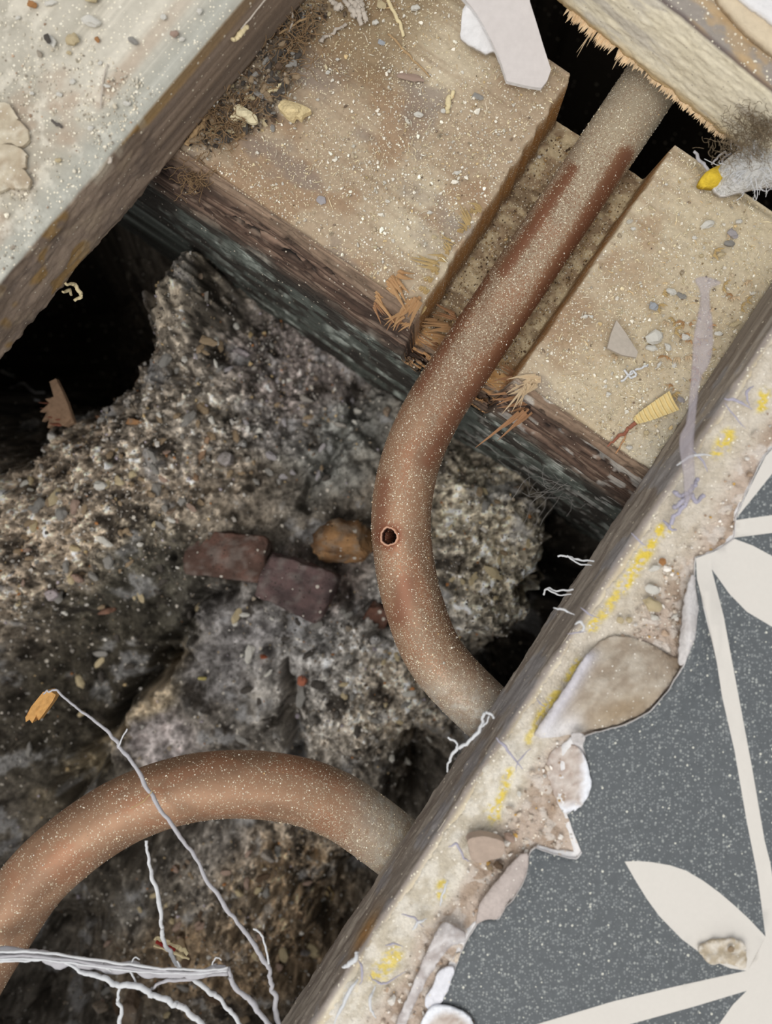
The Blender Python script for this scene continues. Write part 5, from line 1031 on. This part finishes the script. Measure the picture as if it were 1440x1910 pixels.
big_rock('brick_fragment', 428, 1035, 150, 84, .008, 6, ((112, 84, 74), (86, 66, 58)), 'dark reddish brick fragment in the rubble left of the pipe hole', 'brick', 801, box=True, lift=.0)
big_rock('brick_fragment', 556, 1092, 132, 96, .009, 24, ((106, 86, 84), (82, 68, 67)), 'maroon dusty brick fragment below the orange stone', 'brick', 802, box=True, lift=-.05)
big_rock('orange_stone', 648, 1012, 128, 128, .013, 0, ((160, 122, 84), (112, 82, 56)), 'rounded orange brown stone beside the pipe hole', 'stone', 803)
big_rock('brick_fragment', 495, 1052, 50, 22, .004, 25, ((150, 112, 92), (130, 96, 80)), 'pale broken edge piece on top of the reddish brick', 'brick', 804, lift=1.6, box=True)
big_rock('stone', 430, 858, 36, 40, .005, 20, ((176, 168, 166), (158, 152, 150)), 'lilac grey angular stone in the upper rubble', 'stone', 805, lift=.6)
big_rock('stone', 466, 802, 14, 24, .003, -10, ((226, 222, 216), (206, 204, 200)), 'small bright white stone above the lilac grey one', 'stone', 806, lift=.8)
big_rock('stone', 455, 829, 18, 20, .003, 0, ((204, 200, 196), (186, 184, 182)), 'round pale stone just above the lilac grey one', 'stone', 807, lift=.8)
big_rock('stone', 452, 660, 44, 20, .003, 25, ((168, 158, 160), (150, 142, 146)), 'lilac flat flake in the upper rubble', 'stone', 808, lift=.7)
big_rock('stone', 575, 746, 28, 20, .003, 20, ((176, 168, 158), (156, 150, 142)), 'grey stone under the joist at the middle', 'stone', 809, lift=.7)
big_rock('stone', 636, 795, 26, 18, .003, 10, ((176, 170, 160), (150, 146, 138)), 'grey stone nearest the pipe under the joist', 'stone', 810, lift=.7)
big_rock('wood_chip', 255, 788, 34, 20, .002, 0, ((190, 146, 106), (172, 130, 92)), 'flat tan chip on the earth heap', 'chip', 811, lift=1.0)
big_rock('stone', 191, 782, 15, 19, .003, 10, ((196, 120, 66), (172, 104, 58)), 'small orange stone left of the tan chip', 'stone', 812, lift=.8)
big_rock('stone', 108, 1108, 30, 24, .004, 0, ((186, 174, 176), (166, 156, 158)), 'pale pinkish stone in the left heap', 'stone', 813, lift=.7)
big_rock('stone', 155, 1078, 26, 22, .004, 20, ((172, 146, 130), (154, 130, 116)), 'pink tan stone in the left heap', 'stone', 814, lift=.7)
big_rock('stone', 205, 1138, 38, 16, .003, -15, ((150, 112, 92), (130, 98, 82)), 'reddish flat stone right of the left heap', 'stone', 815, lift=.7)
big_rock('stone', 492, 1222, 18, 12, .003, 10, ((196, 112, 76), (170, 96, 66)), 'small orange brick crumb in the grey dust', 'stone', 816, lift=.7)
big_rock('stone', 566, 1264, 24, 22, .003, 0, ((176, 108, 84), (150, 92, 72)), 'reddish crumb at the top of the dark crevice', 'stone', 817, lift=.7)
big_rock('stone', 380, 1262, 16, 10, .002, 0, ((206, 194, 120), (186, 172, 108)), 'yellowish grain in the dark dust', 'stone', 818, lift=.9)
big_rock('stone', 700, 1190, 20, 20, .003, 0, ((206, 202, 200), (180, 178, 176)), 'white stone left of the lower pipe bend', 'stone', 819, lift=.7)
big_rock('brick_fragment', 705, 1150, 44, 50, .006, 30, ((110, 78, 66), (90, 66, 56)), 'brown brick piece half hidden behind the pipe', 'brick', 820, box=True)
big_rock('stone', 250, 1880, 30, 60, .005, 5, ((140, 122, 104), (120, 104, 90)), 'brown mortar slab near the bottom edge', 'stone', 822, box=True, lift=.5)
big_rock('stone', 195, 1862, 30, 24, .004, 25, ((176, 160, 142), (156, 142, 126)), 'tan stone left of the brown mortar slab', 'stone', 823, lift=.7)
big_rock('stone', 505, 1588, 34, 24, .004, 10, ((168, 158, 148), (150, 142, 134)), 'grey stone below the lower pipe arch', 'stone', 824, lift=.6)
big_rock('stone', 572, 1768, 18, 18, .003, 0, ((150, 144, 142), (134, 128, 126)), 'grey pebble in the dark near the right board', 'stone', 825, lift=.8)
def gz(x, y): return ground_z(x, y, True)
def gtwig(p, wd, mat, label, lift=.002, cat='chip', name='wood_chip', seed=0):
    zz = []
    for (a, b) in p:
        q = W(a, b, -.14)
        for _ in range(4): q = W(a, b, float(ground_z(np.array(q[0]), np.array(q[1]), False)))
        zz.append(q[2] + lift)
    return strand(name, p, wd, zz, mat, label, cat, None, .5, None, 7, .15, seed)
M_ochre = material('ochre_wood', (190, 144, 86), noise=(600, .25), bump=(1500, .0003, .6)); M_dkwood = material('dusty_old_wood', (150, 122, 98), noise=(600, .3), bump=(1400, .0003, .7))
thing_sheet('wood_chip', [(80, 1291), (92, 1288), (104, 1296), (98, 1308), (84, 1328), (72, 1344), (66, 1338), (60, 1349), (55, 1342), (48, 1347), (47, 1338), (58, 1318)], lambda x, y: -.034 + .003 * sst(1340, 1290, y) + .001 * fbm(x / 5, y / 5, 3, 683), .003, (M_ochre,), 'orange split wood chip at the end of the long grey thread', 'chip', n=0, step=6)
o = thing_sheet('wood_fragment', [(92, 712), (104, 706), (112, 722), (124, 748), (138, 788), (122, 796), (104, 790), (88, 798), (92, 780), (78, 786), (88, 768), (74, 768), (92, 752), (84, 744), (100, 740)], lambda x, y: -.102 + .010 * sst(790, 710, y) + .002 * fbm(x / 4, y / 14, 3, 680), .0025, (M_dkwood,), 'broken old wood splinter standing in the dark left hollow', 'wood', n=0, step=7)
for (x1, y1, w_) in ((76, 772, 8), (84, 786, 7), (70, 758, 6), (92, 798, 7)):
    q = splinter(None, 112, y1 - 6, x1 + 2, y1, -.101, -.100, w_ * 1.6, M_redwood, 1, 'splinter_tooth'); q.parent = o; q.matrix_parent_inverse = o.matrix_basis.inverted()
gtwig([(386, 812), (378, 850), (362, 892)], [8, 14, 10], M_dkwood, 'brown stick end lying in the upper rubble', seed=50)
straw = strand('straw', [(287, 1750), (310, 1758), (332, 1768), (352, 1780)], [8, 9, 9, 7], -.014, M_cream, 'yellowish straw piece with a red stripe caught on the white thread', 'straw', None, .6, None, 7, .2, 51)
strand('red_stripe', [(291, 1757), (308, 1765), (326, 1773)], 6, -.0128, material('red_stripe', (140, 44, 36), bump=None), parent=straw, seed=52)['label'] = 'red stripe along the straw'
strand('straw_strip', [(287, 1763), (312, 1773), (335, 1782), (352, 1790)], [4, 5, 4], -.0135, M_cream, parent=straw, seed=53)
gtwig([(612, 1655), (622, 1668), (618, 1680)], 4, M_straw, 'tan curl of straw in the dark below the lower pipe', seed=54, cat='straw', name='straw')
for i, p in enumerate(([(20, 724), (44, 716), (60, 730), (84, 732)], [(2, 692), (14, 698), (28, 700)], [(60, 742), (72, 748), (80, 742)])):
    gtwig(p, 4, M_fibre_w, ('pale root thread in the dark hollow at the left', 'pale root thread at the left frame edge', 'short pale root beside the wood splinter')[i], .02, 'root', 'root_thread', 55 + i)
# loose rubble stones that can be told apart
rs = np.random.RandomState(91); cnt = 0
ZONES = [('on the sandy heap at the left', [(20, 900), (300, 820), (380, 930), (200, 1130), (20, 1170)], 80, ('tan', 'cream', 'grey', 'white', 'pink', 'tan')), ('in the upper rubble below the joist', [(300, 640), (470, 600), (700, 760), (640, 900), (420, 900), (280, 780)], 70, ('grey', 'white', 'grey', 'lilac', 'tan', 'dark')),
         ('in the grey dust between the two pipes', [(420, 1120), (640, 1130), (760, 1200), (840, 1340), (760, 1430), (600, 1380), (420, 1380)], 55, ('grey', 'white', 'dark', 'grey', 'cream')), ('on the big lump right of the bend', [(830, 880), (960, 900), (1000, 1040), (900, 1160), (840, 1100)], 16, ('grey', 'cream', 'tan')),
         ('below the lower pipe arch', [(220, 1640), (420, 1550), (620, 1580), (600, 1780), (480, 1900), (150, 1900)], 60, ('tan', 'brown', 'grey', 'cream', 'pink')), ('on the dark slab at the left', [(180, 1140), (400, 990), (420, 1080), (200, 1330), (20, 1420), (20, 1260)], 22, ('grey', 'dark', 'cream'))]
for zn, poly, n, cs in ZONES:
    pa = np.array(poly, float)
    while n > 0:
        px, py = rs.uniform(pa[:, 0].min(), pa[:, 0].max()), rs.uniform(pa[:, 1].min(), pa[:, 1].max())
        if not inside_poly(np.array(px), np.array(py), poly): continue
        n -= 1; c = cs[rs.randint(len(cs))]; s_ = rs.uniform(8, 17) if rs.rand() < .85 else rs.uniform(17, 27); ra_ = rs.uniform(1, 1.9); an = rs.uniform(0, 180)
        lb = unique('%s rubble stone %s', ('tiny ' if s_ < 11 else 'small ' if s_ < 17 else 'larger ') + SHAPE(ra_) + {'dark': 'dark grey', 'lilac': 'lilac grey'}.get(c, c), px, py, 'ground')
        if lb: stone('rubble_stone', px, py, s_ * ra_, s_, an, c, gz, lb, 'stone', 'rubble stones ' + zn)

# layers glued on the sawn board, at the top right corner of the frame
M_hb = material('beige_hardboard', (206, 190, 164), noise=(700, .15), bump=(1100, .0003, .6))
sheet('hardboard_strip', jag([(1322, -60), (1345, 0), (1392, 52), (1440, 92), (1520, 150), (1560, 110), (1470, 50), (1384, -6), (1350, -60)], 6, 1.2, 5), lambda x, y: .0022 + .0004 * fbm(x / 20, y / 20, 3, 660), .0020, (M_hb,), cut_board, step=14)['label'] = 'beige hardboard layer'
sheet('white_layer', jag([(1350, -62), (1382, -6), (1408, 16), (1440, 40), (1520, 92), (1600, 20), (1500, -90)], 6, 1.4, 7), lambda x, y: .0034 + .0006 * fbm(x / 14, y / 14, 3, 662), .0014, (M_paper,), cut_board, step=14)['label'] = 'white torn backing on the hardboard'
